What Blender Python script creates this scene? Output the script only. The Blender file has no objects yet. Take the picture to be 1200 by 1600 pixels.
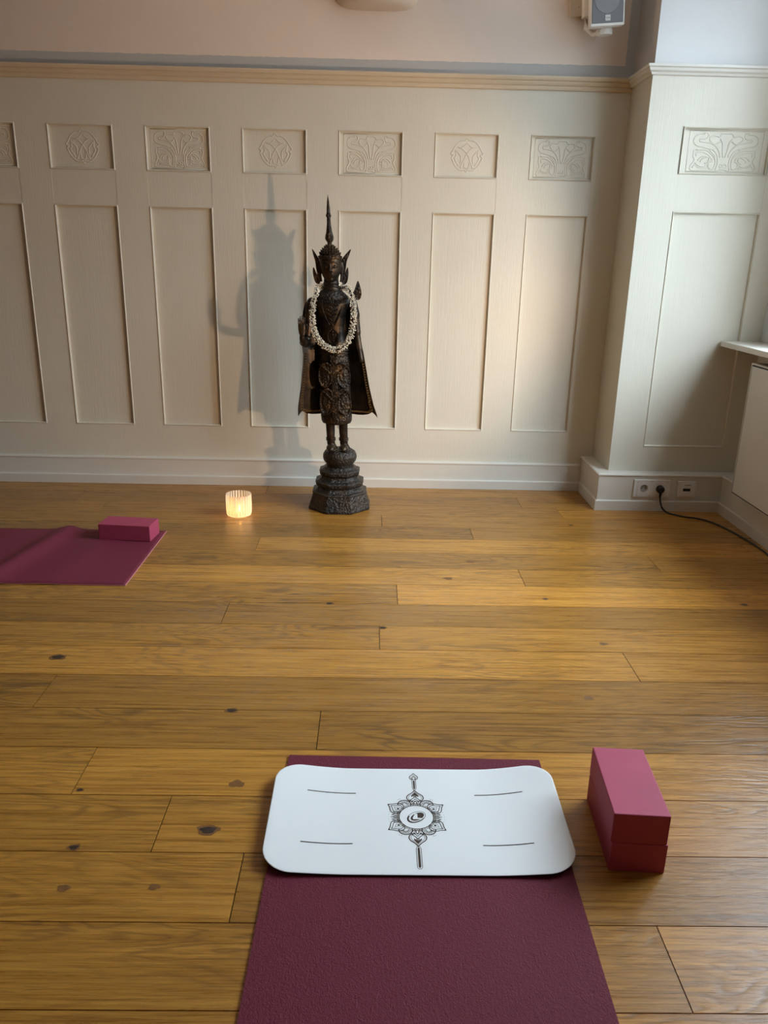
import bpy, bmesh, math, random
from mathutils import Vector, Matrix
PI = math.pi
rnd = random.Random(7)
SC = bpy.context.scene
COL = SC.collection

# ------------------------------------------------------------------ camera
def make_camera():
    cam = bpy.data.objects.new('camera', bpy.data.cameras.new('camera'))
    COL.objects.link(cam)
    yaw, pit, rol = 0.0179, 0.3135, 0.0219
    cy, sy, cp, sp, cr, sr = math.cos(yaw), math.sin(yaw), math.cos(pit), math.sin(pit), math.cos(rol), math.sin(rol)
    r0 = Vector((cy, -sy, 0)); u0 = Vector((sy*sp, cy*sp, cp)); f = Vector((sy*cp, cy*cp, -sp))
    r = r0*cr + u0*sr; u = -r0*sr + u0*cr
    m = Matrix((r, u, -f)).transposed().to_4x4()
    m.translation = Vector((0, 0, 1.1623))
    cam.matrix_world = m
    cam.data.sensor_fit = 'VERTICAL'; cam.data.sensor_height = 36
    cam.data.lens = 1224.19/1600*36
    cam.data.clip_start = 0.02
    SC.camera = cam
make_camera()

# ------------------------------------------------------------------ light and exposure
SC.view_settings.view_transform = 'Standard'
SC.view_settings.look = 'None'
SC.view_settings.gamma = 1
SC.view_settings.use_curve_mapping = False
SC.view_settings.exposure = 0.12
SKY = 20.0            # overcast daylight outside the window
SPOT = 66.0           # floor spotlight
ROOM_FILL = 5.0            # added warm fill from an unseen globe behind the camera
SCONCE_W = 6.0        # bulb hidden in the wall uplight
w = bpy.data.worlds.new('sky'); SC.world = w; w.use_nodes = True
nt = w.node_tree; bg = nt.nodes['Background']
bg.inputs[1].default_value = SKY
_tc = nt.nodes.new('ShaderNodeTexCoord'); _sp = nt.nodes.new('ShaderNodeSeparateXYZ'); nt.links.new(_tc.outputs['Generated'], _sp.inputs[0])
_cr = nt.nodes.new('ShaderNodeValToRGB'); _e = _cr.color_ramp.elements       # houses opposite below, bright cloud above
_e[0].position = .10; _e[0].color = (.10, .12, .14, 1); _e[1].position = .50; _e[1].color = (.70, .86, 1.0, 1)
nt.links.new(_sp.outputs['Z'], _cr.inputs[0]); nt.links.new(_cr.outputs[0], bg.inputs[0])
def portal(y0, y1, z0, z1, x):
    l = bpy.data.lights.new('window_portal', 'AREA'); l.shape = 'RECTANGLE'
    l.size = z1-z0; l.size_y = y1-y0
    l.cycles.is_portal = True
    o = bpy.data.objects.new('window_portal', l); COL.objects.link(o)
    o.location = (x, (y0+y1)/2, (z0+z1)/2); o.rotation_euler = (0, PI/2, 0)
WIN = (1.60, 3.34, 0.824, 2.72)      # y0 y1 z0 z1
portal(*WIN, 2.06)
def lamp_light(name, kind, loc, power, color, radius, **k):
    l = bpy.data.lights.new(name, kind); l.energy = power; l.color = color; l.shadow_soft_size = radius
    for a, b in k.items(): setattr(l, a, b)
    o = bpy.data.objects.new(name, l); COL.objects.link(o); o.location = loc
    return o

# ------------------------------------------------------------------ helpers
def V(*a): return Vector(a)
def obj(name, bm, mat, parent=None, smooth=False, bevel=0, seg=2, mats=None):
    me = bpy.data.meshes.new(name)
    bmesh.ops.recalc_face_normals(bm, faces=bm.faces[:])
    bm.to_mesh(me); bm.free()
    for m in (mats or [mat]): me.materials.append(m)
    if smooth:
        for p in me.polygons: p.use_smooth = True
    o = bpy.data.objects.new(name, me); COL.objects.link(o)
    if parent: o.parent = parent
    if bevel:
        b = o.modifiers.new('bevel', 'BEVEL'); b.width = bevel; b.segments = seg; b.limit_method = 'ANGLE'; b.angle_limit = 0.6
    return o
def struct(name, bm, mat, **k):
    o = obj(name, bm, mat, **k); o['kind'] = 'structure'; return o
def tag(o, label, cat, group=None):
    o['label'] = label; o['category'] = cat
    if group: o['group'] = group
    return o
def thing(name, label, cat, loc=(0, 0, 0), rz=0, group=None):
    o = bpy.data.objects.new(name, None); COL.objects.link(o)
    o.location = loc; o.rotation_euler = (0, 0, rz); o.empty_display_size = .1
    return tag(o, label, cat, group)
def box(bm, x0, x1, y0, y1, z0, z1, mi=0):
    v = [bm.verts.new(p) for p in ((x0,y0,z0),(x1,y0,z0),(x1,y1,z0),(x0,y1,z0),(x0,y0,z1),(x1,y0,z1),(x1,y1,z1),(x0,y1,z1))]
    for f in ((0,3,2,1),(4,5,6,7),(0,1,5,4),(1,2,6,5),(2,3,7,6),(3,0,4,7)):
        bm.faces.new([v[i] for i in f]).material_index = mi
    return v
def quad(bm, a, b, c, d, mi=0):
    f = bm.faces.new([bm.verts.new(p) for p in (a, b, c, d)]); f.material_index = mi; return f
def tube(bm, pts, r, n=8, caps=True, flat=1.0, normal=None):
    """tube along a 3-D polyline; r number or list; flat squashes along `normal`"""
    pts = [Vector(p) for p in pts]; rings = []
    for i, p in enumerate(pts):
        t = (pts[min(i+1, len(pts)-1)] - pts[max(i-1, 0)]).normalized()
        ref = Vector(normal) if normal else (Vector((0, 0, 1)) if abs(t.z) < .9 else Vector((0, 1, 0)))
        a = t.cross(ref).normalized(); b = a.cross(t).normalized()
        rr = r[i] if isinstance(r, (list, tuple)) else r
        rings.append([bm.verts.new(p + a*rr*math.cos(2*PI*k/n) + b*rr*flat*math.sin(2*PI*k/n)) for k in range(n)])
    for A, B in zip(rings, rings[1:]):
        for k in range(n): bm.faces.new((A[k], A[(k+1) % n], B[(k+1) % n], B[k]))
    if caps:
        bm.faces.new(rings[0][::-1]); bm.faces.new(rings[-1])
def spline(pts, n=6):
    """Catmull-Rom through points (any dimension)"""
    P = [Vector(p) for p in pts]; out = []
    for i in range(len(P)-1):
        a, b, c, d = P[max(i-1, 0)], P[i], P[i+1], P[min(i+2, len(P)-1)]
        for k in range(n):
            t = k/n
            out.append(.5*((2*b) + (c-a)*t + (2*a-5*b+4*c-d)*t*t + (3*b-a-3*c+d)*t**3))
    out.append(P[-1]); return out
def lathe(bm, prof, n=32, rot=0, sx=1, sy=1, c=(0, 0), mi=0):
    rings = []
    for r, z in prof:
        rings.append([bm.verts.new((c[0]+sx*r*math.cos(rot+2*PI*k/n), c[1]+sy*r*math.sin(rot+2*PI*k/n), z)) for k in range(n)])
    for A, B in zip(rings, rings[1:]):
        for k in range(n): bm.faces.new((A[k], A[(k+1) % n], B[(k+1) % n], B[k])).material_index = mi
    bm.faces.new(rings[0][::-1]).material_index = mi; bm.faces.new(rings[-1]).material_index = mi
def loft(bm, secs, n=28):
    """stack of ellipses (z, cx, cy, hx, hy)"""
    rings = [[bm.verts.new((cx+hx*math.cos(2*PI*k/n), cy+hy*math.sin(2*PI*k/n), z)) for k in range(n)] for z, cx, cy, hx, hy in secs]
    for A, B in zip(rings, rings[1:]):
        for k in range(n): bm.faces.new((A[k], A[(k+1) % n], B[(k+1) % n], B[k]))
    bm.faces.new(rings[0][::-1]); bm.faces.new(rings[-1])
def ball(bm, c, r, sub=2, scale=(1, 1, 1), rot=None):
    m = Matrix.Translation(c) @ (rot.to_4x4() if rot else Matrix.Identity(4)) @ Matrix.Diagonal((*[s*r for s in scale], 1))
    bmesh.ops.create_icosphere(bm, subdivisions=sub, radius=1, matrix=m)
def plate(bm, pts, y0, y1, rim=0.0):
    """solid plate: outline in x,z; between y0 (front) and y1"""
    a = [bm.verts.new((x, y0, z)) for x, z in pts]; b = [bm.verts.new((x, y1, z)) for x, z in pts]
    n = len(pts)
    if rim:
        cx = sum(p[0] for p in pts)/n; cz = sum(p[1] for p in pts)/n
        f = bm.faces.new(a)
        bmesh.ops.inset_region(bm, faces=[f], thickness=rim, depth=-.002)
    else: bm.faces.new(a)
    bm.faces.new(b[::-1])
    for i in range(n): bm.faces.new((a[i], b[i], b[(i+1) % n], a[(i+1) % n]))
def sweep(bm, path, prof):
    """extrude profile (offset, z) along a floor path, offset to the right of travel, mitred"""
    P = [Vector(p) for p in path]; rings = []
    for i, p in enumerate(P):
        d0 = (P[i]-P[i-1]).normalized() if i else (P[1]-P[0]).normalized()
        d1 = (P[i+1]-P[i]).normalized() if i < len(P)-1 else d0
        n0 = Vector((d0.y, -d0.x)); n1 = Vector((d1.y, -d1.x))
        m = (n0+n1).normalized(); k = 1/max(.2, m.dot(n0))
        rings.append([bm.verts.new((p.x+m.x*k*o, p.y+m.y*k*o, z)) for o, z in prof])
    n = len(prof)
    for A, B in zip(rings, rings[1:]):
        for j in range(n): bm.faces.new((A[j], A[(j+1) % n], B[(j+1) % n], B[j]))
    bm.faces.new(rings[0][::-1]); bm.faces.new(rings[-1])

# ------------------------------------------------------------------ materials
class NT:
    def __init__(s, name):
        s.m = bpy.data.materials.new(name); s.m.use_nodes = True; s.t = s.m.node_tree
        s.b = s.t.nodes['Principled BSDF']; s.out = s.t.nodes['Material Output']
    def n(s, kind, **k):
        x = s.t.nodes.new(kind)
        for a, b in k.items():
            if a.startswith('i_'): x.inputs[int(a[2:]) if a[2:].isdigit() else a[2:]].default_value = b
            else: setattr(x, a, b)
        return x
    def l(s, a, b): s.t.links.new(a, b)
    def set(s, **k):
        for a, b in k.items(): s.b.inputs[a.replace('_', ' ')].default_value = b
        return s
    def bump(s, h, dist=.001, strength=1.0):
        x = s.n('ShaderNodeBump'); x.inputs['Distance'].default_value = dist; x.inputs['Strength'].default_value = strength
        s.l(h, x.inputs['Height']); s.l(x.outputs[0], s.b.inputs['Normal']); return x
    def math(s, op, a, b=None, c=None):
        x = s.n('ShaderNodeMath', operation=op)
        for i, v in enumerate((a, b, c)):
            if v is None: continue
            if isinstance(v, (int, float)): x.inputs[i].default_value = v
            else: s.l(v, x.inputs[i])
        return x.outputs[0]
    def coords(s, scale=(1, 1, 1)):
        tc = s.n('ShaderNodeTexCoord'); mp = s.n('ShaderNodeMapping'); mp.inputs['Scale'].default_value = scale
        s.l(tc.outputs['Object'], mp.inputs[0]); return mp.outputs[0]
    def noise(s, vec, scale, detail=3, rough=.5, dist=0):
        x = s.n('ShaderNodeTexNoise'); x.inputs['Scale'].default_value = scale; x.inputs['Detail'].default_value = detail
        x.inputs['Roughness'].default_value = rough; x.inputs['Distortion'].default_value = dist
        s.l(vec, x.inputs['Vector']); return x.outputs[0]
    def ramp(s, f, stops):
        x = s.n('ShaderNodeValToRGB'); e = x.color_ramp.elements
        while len(e) > 1: e.remove(e[-1])
        e[0].position, e[0].color = stops[0][0], (*stops[0][1], 1)
        for p, c in stops[1:]:
            q = e.new(p); q.color = (*c, 1)
        s.l(f, x.inputs[0]); return x.outputs[0]
    def mix(s, f, a, b, mode='MIX'):
        x = s.n('ShaderNodeMix', data_type='RGBA', blend_type=mode)
        for v, i in ((f, 0), (a, 6), (b, 7)):
            if isinstance(v, (int, float)): x.inputs[i].default_value = v
            elif isinstance(v, tuple): x.inputs[i].default_value = (*v, 1)
            else: s.l(v, x.inputs[i])
        return x.outputs[2]
def simple(name, col, rough=.5, metal=0, spec=.5, var=0.0, vs=6, bump=0, bs=200):
    t = NT(name); t.set(Roughness=rough, Metallic=metal); t.b.inputs['Specular IOR Level'].default_value = spec
    c = t.coords()
    f = t.noise(c, vs, 4)
    hi = tuple(min(1, x*(1+var)) for x in col); lo = tuple(x*(1-var) for x in col)
    t.l(t.mix(f, lo, hi), t.b.inputs['Base Color'])
    if bump: t.bump(t.noise(c, bs, 3), bump)
    return t.m

def paint_material():
    t = NT('wainscot_paint'); t.set(Roughness=.38)
    c = t.coords(); st = t.coords((60, 60, 3))
    f = t.noise(c, 3, 4)
    t.l(t.mix(f, (.69, .64, .52), (.765, .72, .61)), t.b.inputs['Base Color'])
    a = t.noise(st, 3, 4, .6); b = t.noise(c, 9, 3)
    t.bump(t.math('ADD', a, t.math('MULTIPLY', b, 1.5)), .0009, .8)
    return t.m
PAINT = paint_material()
def upper_wall_material(x1):
    """rose-beige field framed by a painted grey band just above the rail and beside the corner"""
    t = NT('wall_colour_with_grey_band'); t.set(Roughness=.85)
    tc = t.n('ShaderNodeTexCoord'); sp = t.n('ShaderNodeSeparateXYZ'); t.l(tc.outputs['Object'], sp.inputs[0])
    wob = t.math('MULTIPLY', t.math('SUBTRACT', t.noise(t.coords(), 30, 3), .5), .008)
    a = t.math('GREATER_THAN', t.math('ADD', sp.outputs['Z'], wob), 2.022)
    b = t.math('LESS_THAN', t.math('ADD', sp.outputs['X'], wob), x1)
    f = t.math('MULTIPLY', a, b)
    n = t.noise(t.coords(), 2.5, 4)
    field = t.mix(n, (.80, .67, .57), (.88, .76, .65))
    t.l(t.mix(f, (.52, .515, .50), field), t.b.inputs['Base Color'])
    t.bump(t.noise(t.coords(), 160, 3), .0006)
    return t.m
UPPER = upper_wall_material(1.135)
PLASTER = simple('white_plaster', (.80, .80, .79), .85, var=.03, bump=.0005)
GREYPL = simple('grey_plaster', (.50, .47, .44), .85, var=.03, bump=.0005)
OCHRE = simple('brown_plaster', (.20, .14, .09), .85, var=.05)
TRIMP = simple('trim_gloss_paint', (.74, .70, .62), .33, var=.04, vs=12, bump=.0004, bs=60)
RAILP = simple('rail_yellowed_paint', (.70, .57, .40), .4, var=.06, vs=8, bump=.0004, bs=60)

def floor_material():
    t = NT('oiled_oak_planks'); t.set(Roughness=.36)
    tc = t.n('ShaderNodeTexCoord'); at = t.n('ShaderNodeAttribute', attribute_name='seed'); tn = t.n('ShaderNodeAttribute', attribute_name='tone')
    off = t.n('ShaderNodeCombineXYZ'); t.l(t.math('MULTIPLY', at.outputs['Fac'], 37.0), off.inputs[0]); t.l(t.math('MULTIPLY', at.outputs['Fac'], 91.0), off.inputs[2])
    ad = t.n('ShaderNodeVectorMath', operation='ADD'); t.l(tc.outputs['Object'], ad.inputs[0]); t.l(off.outputs[0], ad.inputs[1])
    def mp(s):
        m = t.n('ShaderNodeMapping'); m.inputs['Scale'].default_value = s; t.l(ad.outputs[0], m.inputs[0]); return m.outputs[0]
    big = t.noise(mp((.9, 5.5, 1)), 1.6, 3, .5, .5)
    rings = t.math('SINE', t.math('MULTIPLY', big, 95.0))
    rings = t.math('MULTIPLY_ADD', rings, .5, .5)
    ringmask = t.noise(mp((1.0, 3, 1)), 1.3, 2)
    fib = t.noise(mp((1.6, 62, 1)), 2.0, 6, .68, .25)
    fine = t.noise(mp((9, 420, 1)), 2.0, 3, .6)
    cloud = t.noise(mp((1.5, 4, 1)), 2.2, 4)
    col = t.ramp(fib, [(.26, (.165, .056, .005)), (.42, (.39, .160, .020)), (.58, (.56, .256, .040)), (.8, (.67, .335, .064))])
    r2 = t.math('MULTIPLY', t.math('POWER', rings, 3.0), t.math('MULTIPLY', t.math('MAXIMUM', t.math('SUBTRACT', ringmask, .38), 0.0), 3.2))
    col = t.mix(r2, col, (.20, .088, .020))
    pores = t.math('MULTIPLY', t.math('GREATER_THAN', fine, .60), t.math('MULTIPLY', cloud, .95))
    col = t.mix(pores, col, (.15, .072, .024))
    col = t.mix(t.math('MULTIPLY', cloud, .22), col, (.60, .29, .05))
    mul = t.n('ShaderNodeVectorMath', operation='SCALE'); t.l(col, mul.inputs[0]); t.l(tn.outputs['Fac'], mul.inputs['Scale'])
    t.l(mul.outputs[0], t.b.inputs['Base Color'])
    h = t.math('ADD', t.math('MULTIPLY', fib, 1.0), t.math('MULTIPLY', r2, -.8))
    h = t.math('SUBTRACT', h, t.math('MULTIPLY', pores, 1.2))
    t.bump(h, .0009, .7)
    t.l(t.math('MULTIPLY_ADD', fib, .20, .19), t.b.inputs['Roughness'])
    return t.m
OAK = floor_material()
GAP = simple('plank_gap', (.05, .028, .012), .8)
KNOT = simple('dark_knot', (.035, .02, .012), .6, var=.6, vs=60)
KNOTRIM = simple('knot_rim', (.20, .085, .022), .5, var=.5, vs=90)

def foam(name, col, bs=900):
    t = NT(name); t.set(Roughness=.62); c = t.coords()
    t.l(t.mix(t.noise(c, 14, 4), tuple(x*.9 for x in col), tuple(x*1.08 for x in col)), t.b.inputs['Base Color'])
    v = t.n('ShaderNodeTexVoronoi'); v.inputs['Scale'].default_value = bs; t.l(c, v.inputs['Vector'])
    t.bump(v.outputs['Distance'], .0002, .5); return t.m
FOAM = foam('raspberry_foam', (.44, .058, .115))
def mat_material(name, col, scale, dist):
    t = NT(name); t.set(Roughness=.65); t.b.inputs['Specular IOR Level'].default_value = .3; c = t.coords((1, .62, 1))
    n = t.noise(c, scale, 3, .55, 1.2)
    t.l(t.mix(n, tuple(x*.82 for x in col), tuple(x*1.12 for x in col)), t.b.inputs['Base Color'])
    t.bump(n, dist, 1.0); return t.m
MATP = mat_material('burgundy_textured_pvc', (.155, .017, .034), 230, .0022)
MATF = mat_material('burgundy_fine_pvc', (.20, .026, .050), 500, .0006)
MATEDGE = simple('mat_cut_edge', (.62, .27, .26), .6)
PADW = simple('white_leather_top', (.90, .915, .91), .45, var=.015, bump=.0002, bs=900)
RUBBER = simple('black_rubber', (.012, .012, .013), .6)
INK = simple('brown_black_ink', (.045, .026, .018), .5)
INK2 = simple('grey_ink', (.26, .24, .22), .5)
def bronze_material(name, gold=.5, pattern=True):
    t = NT(name); t.set(Metallic=.75); c = t.coords()
    n = t.noise(c, 16, 5, .6); m = t.noise(c, 7, 3)
    col = t.ramp(n, [(.3, (.018, .013, .010)), (.48, (.045, .030, .019)), (.62, (.11, .062, .026)), (.8, (.26, .14, .045))])
    dark = t.ramp(n, [(.3, (.014, .012, .011)), (.7, (.05, .042, .035))])
    f = t.math('MULTIPLY', t.math('GREATER_THAN', m, .5-.001), gold)
    sm = t.n('ShaderNodeMapRange'); sm.inputs['From Min'].default_value = .42; sm.inputs['From Max'].default_value = .58; t.l(m, sm.inputs[0])
    t.l(t.mix(t.math('MULTIPLY', sm.outputs[0], gold), dark, col), t.b.inputs['Base Color'])
    t.l(t.math('MULTIPLY_ADD', n, .35, .22), t.b.inputs['Roughness'])
    if pattern:
        v = t.n('ShaderNodeTexVoronoi'); v.inputs['Scale'].default_value = 95; t.l(t.coords(), v.inputs['Vector'])
        h = t.math('ADD', v.outputs['Distance'], t.noise(c, 150, 3))
        t.bump(h, .0045, .9)
    else: t.bump(t.noise(c, 60, 4), .0015, .5)
    return t.m
BRONZE = bronze_material('aged_bronze', .9, False)
BRONZEP = bronze_material('embossed_bronze', 1.0, True)
ROBEM = bronze_material('dark_robe_bronze', .35, False)
WORN = simple('worn_gilt_edge', (.30, .20, .10), .4, .6, var=.3, vs=80)
STUD = simple('worn_base_studs', (.12, .11, .10), .5, .3)
BASEM = bronze_material('dull_cast_bronze', .25, True)
BASEM.node_tree.nodes['Principled BSDF'].inputs['Metallic'].default_value = .35
PETAL = simple('cream_blossom', (.80, .74, .60), .6, var=.12, vs=90)
WHITEPL = simple('white_plastic', (.86, .84, .79), .35, var=.02)
BLACKPL = simple('black_plastic', (.012, .012, .014), .4)
DARKGAP = simple('dark_gap', (.02, .018, .015), .8)
GRILLE = simple('grey_speaker_mesh', (.20, .20, .21), .6, bump=.0008, bs=700)
CONE = simple('speaker_cone_mesh', (.27, .27, .28), .6, bump=.0008, bs=700)
RADP = simple('radiator_enamel', (.70, .66, .60), .35, var=.02)
SCONCE = simple('sconce_plaster', (.72, .60, .48), .6, var=.03)

# ------------------------------------------------------------------ room shell
D = 4.033          # back wall (wainscot face)
XP = 1.173         # side face of the corner pier
YW = 3.74          # front face of the pier
XR = 1.78          # window wall
XL, YF, H = -3.5, -2.6, 2.95

def build_floor():
    ys = [.958-.176*k for k in range(21, 0, -1)] + [.958, 1.134, 1.311, 1.488, 1.666, 1.842, 2.017, 2.193, 2.358, 2.530, 2.707, 2.875, 3.042, 3.211, 3.37, 3.53, 3.69, 3.86, 4.05]
    joints = {3.37: .052, 3.211: .452, 3.042: -.476, 2.53: .101, 2.193: .035, 1.666: -.125, 3.53: .918, 2.875: 1.158, 2.707: .586,
              2.017: .797, 2.358: -.49, 1.842: -.896, 1.134: -.247, .958: .54}
    tones = {(3.37, 0): .86, (3.37, 1): .90, (3.53, 0): .88, (3.53, 1): 1.05, (3.69, 0): .8, (3.69, 1): .85, (3.211, 0): .80, (3.211, 1): .86, (3.042, 0): .86, (3.042, 1): 1.12, (2.875, 0): .9, (2.875, 1): .9,
             (2.707, 0): 1.18, (2.707, 1): 1.0, (2.53, 0): 1.0, (2.53, 1): 1.32, (2.358, 0): .82, (2.358, 1): .88, (2.193, 0): 1.02, (2.193, 1): 1.08,
             (2.017, 0): 1.16, (2.017, 1): 1.05, (1.842, 0): .85, (1.842, 1): .86, (1.666, 0): .88, (1.666, 1): .80, (1.488, 0): 1.08, (1.488, 1): 1.1,
             (1.311, 0): .98, (1.311, 1): 1.0, (1.134, 0): 1.0, (1.134, 1): .85, (.958, 0): .95, (.958, 1): 1.15}
    bm = bmesh.new(); tn = bm.faces.layers.float.new('tone'); sd = bm.faces.layers.float.new('seed')
    g = .0011
    for y0, y1 in zip(ys, ys[1:]):
        j = joints.get(round(y0, 3), rnd.uniform(-.8, .8))
        xs = [XL-.1, j-2.2, j, j+2.1, XR+.4]; xs = [x for x in xs if XL-.1 <= x <= XR+.4]
        if xs[0] > XL-.1: xs = [XL-.1]+xs
        for x0, x1 in zip(xs, xs[1:]):
            side = 0 if x1 <= j+1e-6 else 1
            v = box(bm, x0+g, x1-g, y0+g, y1-g, -.014, 0)
            t_ = tones.get((round(y0, 3), side), rnd.uniform(.85, 1.1)); s_ = rnd.random()
            for f in v[0].link_faces: pass
            fs = set(f for q in v for f in q.link_faces)
            for f in fs: f[tn] = .93*t_**1.35; f[sd] = s_
    # subfloor seen only as the dark line in the gaps
    q = quad(bm, (XL-.1, YF-.3, -.0025), (XR+.4, YF-.3, -.0025), (XR+.4, 4.1, -.0025), (XL-.1, 4.1, -.0025), 1)
    for f in bm.faces: 
        if f.material_index == 1: f[tn] = 1
    # knots lying in the oak
    ks = [(-.934, 2.117, .022, 1), (-.649, 1.504, .008, 1), (-.299, 1.531, .016, 0), (-.334, 1.377, .021, 1), (-.597, 1.322, .012, 1), (-.577, 1.213, .011, 0), (-.405, 1.218, .010, 0),
          (.637, 2.594, .010, 1), (.754, 2.251, .013, 0), (.046, 2.344, .013, 1), (1.352, 2.569, .013, 1), (-.139, 2.529, .013, 1), (.30, 2.772, .016, 0), (.62, 1.922, .012, 0), (-.364, 1.838, .016, 1), (.408, 2.956, .018, 0), (.93, 3.43, .012, 1)]
    def blob(cx, cy, r, z, mi, ax=1.15):
        n = 16; ph = rnd.uniform(0, 6)
        vs = []
        for k in range(n):
            a = 2*PI*k/n; rr = r*(1+.12*math.sin(3*a+ph)+.10*math.sin(5*a+2*ph))
            vs.append(bm.verts.new((cx+ax*rr*math.cos(a), cy+rr*.8*math.sin(a), z)))
        f = bm.faces.new(vs); f.material_index = mi; f[tn] = 1
    for x, y, r, dk in ks:
        blob(x, y, r*1.0, .0003, 3)
        if dk: blob(x, y, r*.62, .0005, 2, 1.3)
    struct('floor', bm, OAK, mats=[OAK, GAP, KNOT, KNOTRIM])
build_floor()

bm = bmesh.new(); box(bm, XL-.1, XR+.5, YF-.1, D+.15, H, H+.1); struct('ceiling', bm, PLASTER)
bm = bmesh.new(); box(bm, XL-.1, XL, YF-.1, D+.15, -.02, H); struct('wall_left', bm, OCHRE)
bm = bmesh.new(); box(bm, XL-.1, XR+.5, YF-.1, YF, -.02, H); struct('wall_front', bm, OCHRE)

# carved motifs ----------------------------------------------------
def motif_roundel():
    L = []
    def arc(a0, a1, r=1.0, n=10): return [(r*math.cos(math.radians(a0+(a1-a0)*k/n)), r*math.sin(math.radians(a0+(a1-a0)*k/n))) for k in range(n+1)]
    L.append(arc(108, 160)); L.append(arc(20, 72)); L.append(arc(198, 250)); L.append(arc(290, 342))
    L.append([(-.33, .95), (-.15, .93), (0, 1.08), (.15, .93), (.33, .95)])
    L.append([(-.95, .32), (-1.1, .12), (-.93, .02), (-1.04, -.12), (-.95, -.32)]); L.append([(.95, .32), (1.1, .12), (.93, .02), (1.04, -.12), (.95, -.32)])
    L.append([(-.32, -.95), (-.12, -.88), (0, -1.02), (.12, -.88), (.32, -.95)])
    L.append([(-.42, .50), (-.2, .58), (0, .78), (.22, .58), (.48, .48)])
    L.append([(-.62, .52), (-.32, .42), (0, .12), (.22, -.3), (.42, -.78)])
    L.append([(.62, .52), (.32, .42), (0, .12), (-.22, -.3), (-.42, -.78)])
    L.append([(-.78, .35), (-.72, 0), (-.82, -.2), (-.55, -.62)]); L.append([(.78, .35), (.72, 0), (.82, -.2), (.55, -.62)])
    L.append([(-.72, .30), (-.45, .02), (-.40, -.2), (-.42, -.5)]); L.append([(.72, .30), (.45, .02), (.40, -.2), (.42, -.5)])
    L.append([(-.18, -.4), (-.15, -.7), (0, -.8), (.15, -.7), (.18, -.4)])
    return L
def motif_flower():
    # one half measured on the photo's panel, u from the centre line (0) to the edge (1), v from bottom (0) to top (1)
    R = []
    def q(*pts): R.append([((735-55*(1-(190-0+ (y-190))/1)*0 - x - (y-190)*.122)/370, 1-(y-190)/450) for x, y in pts])
    q((490, 222), (492, 200), (525, 205), (530, 240), (500, 268), (442, 272), (436, 300), (480, 308), (560, 322), (615, 360), (648, 420), (655, 480))
    q((480, 215), (440, 215), (385, 250), (368, 310), (405, 350), (480, 368), (565, 388))
    q((655, 300), (600, 330), (548, 290), (548, 255), (590, 235), (648, 245))
    q((655, 245), (675, 212), (735, 205))
    q((660, 270), (684, 320), (682, 400), (690, 480))
    q((372, 400), (360, 470), (372, 520), (328, 590), (335, 632), (450, 635), (640, 638))
    q((392, 398), (500, 400), (555, 440), (598, 500), (600, 560), (578, 618), (540, 612), (525, 575), (548, 535), (575, 530))
    q((395, 470), (400, 432), (470, 425), (530, 455), (572, 510))
    q((380, 550), (430, 585), (490, 582), (530, 540), (535, 490), (500, 470), (450, 480), (410, 520))
    q((440, 540), (460, 505), (520, 478)); q((485, 555), (515, 540), (535, 500))
    q((575, 395), (612, 430), (630, 490), (628, 560), (605, 625))
    q((540, 400), (590, 450), (610, 520)); q((350, 605), (380, 575), (420, 600), (520, 605))
    L = []
    for p in R:
        L.append([(-u, v) for u, v in p]); L.append([(u, v) for u, v in p])
    for s in (-1, 1): L.append([(s*.06+.05*math.cos(a), .13+.04*math.sin(a)) for a in [2*PI*k/8 for k in range(9)]])
    L.append([(-.12, .02), (0, .05), (.12, .02)])
    return L
ROUNDEL, FLOWER = motif_roundel(), motif_flower()
def relief(lines, cx, cz, sx, sz, y, parent, r=.0024, frame=None):
    bm = bmesh.new()
    for l in lines:
        pts = [(cx+p.x*sx, y, cz+p.y*sz) for p in spline(l, 4)]
        tube(bm, pts, r, 6, normal=(0, 1, 0), flat=.75)
    if frame:
        x0, x1, z0, z1 = frame
        for a, b in (((x0, z0), (x1, z0)), ((x1, z0), (x1, z1)), ((x1, z1), (x0, z1)), ((x0, z1), (x0, z0))):
            tube(bm, [(a[0], y, a[1]), (b[0], y, b[1])], r*.7, 6, normal=(0, 1, 0), flat=.6)
    return obj('relief_carving', bm, PAINT, parent, smooth=True)
RECESS = .013
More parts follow.
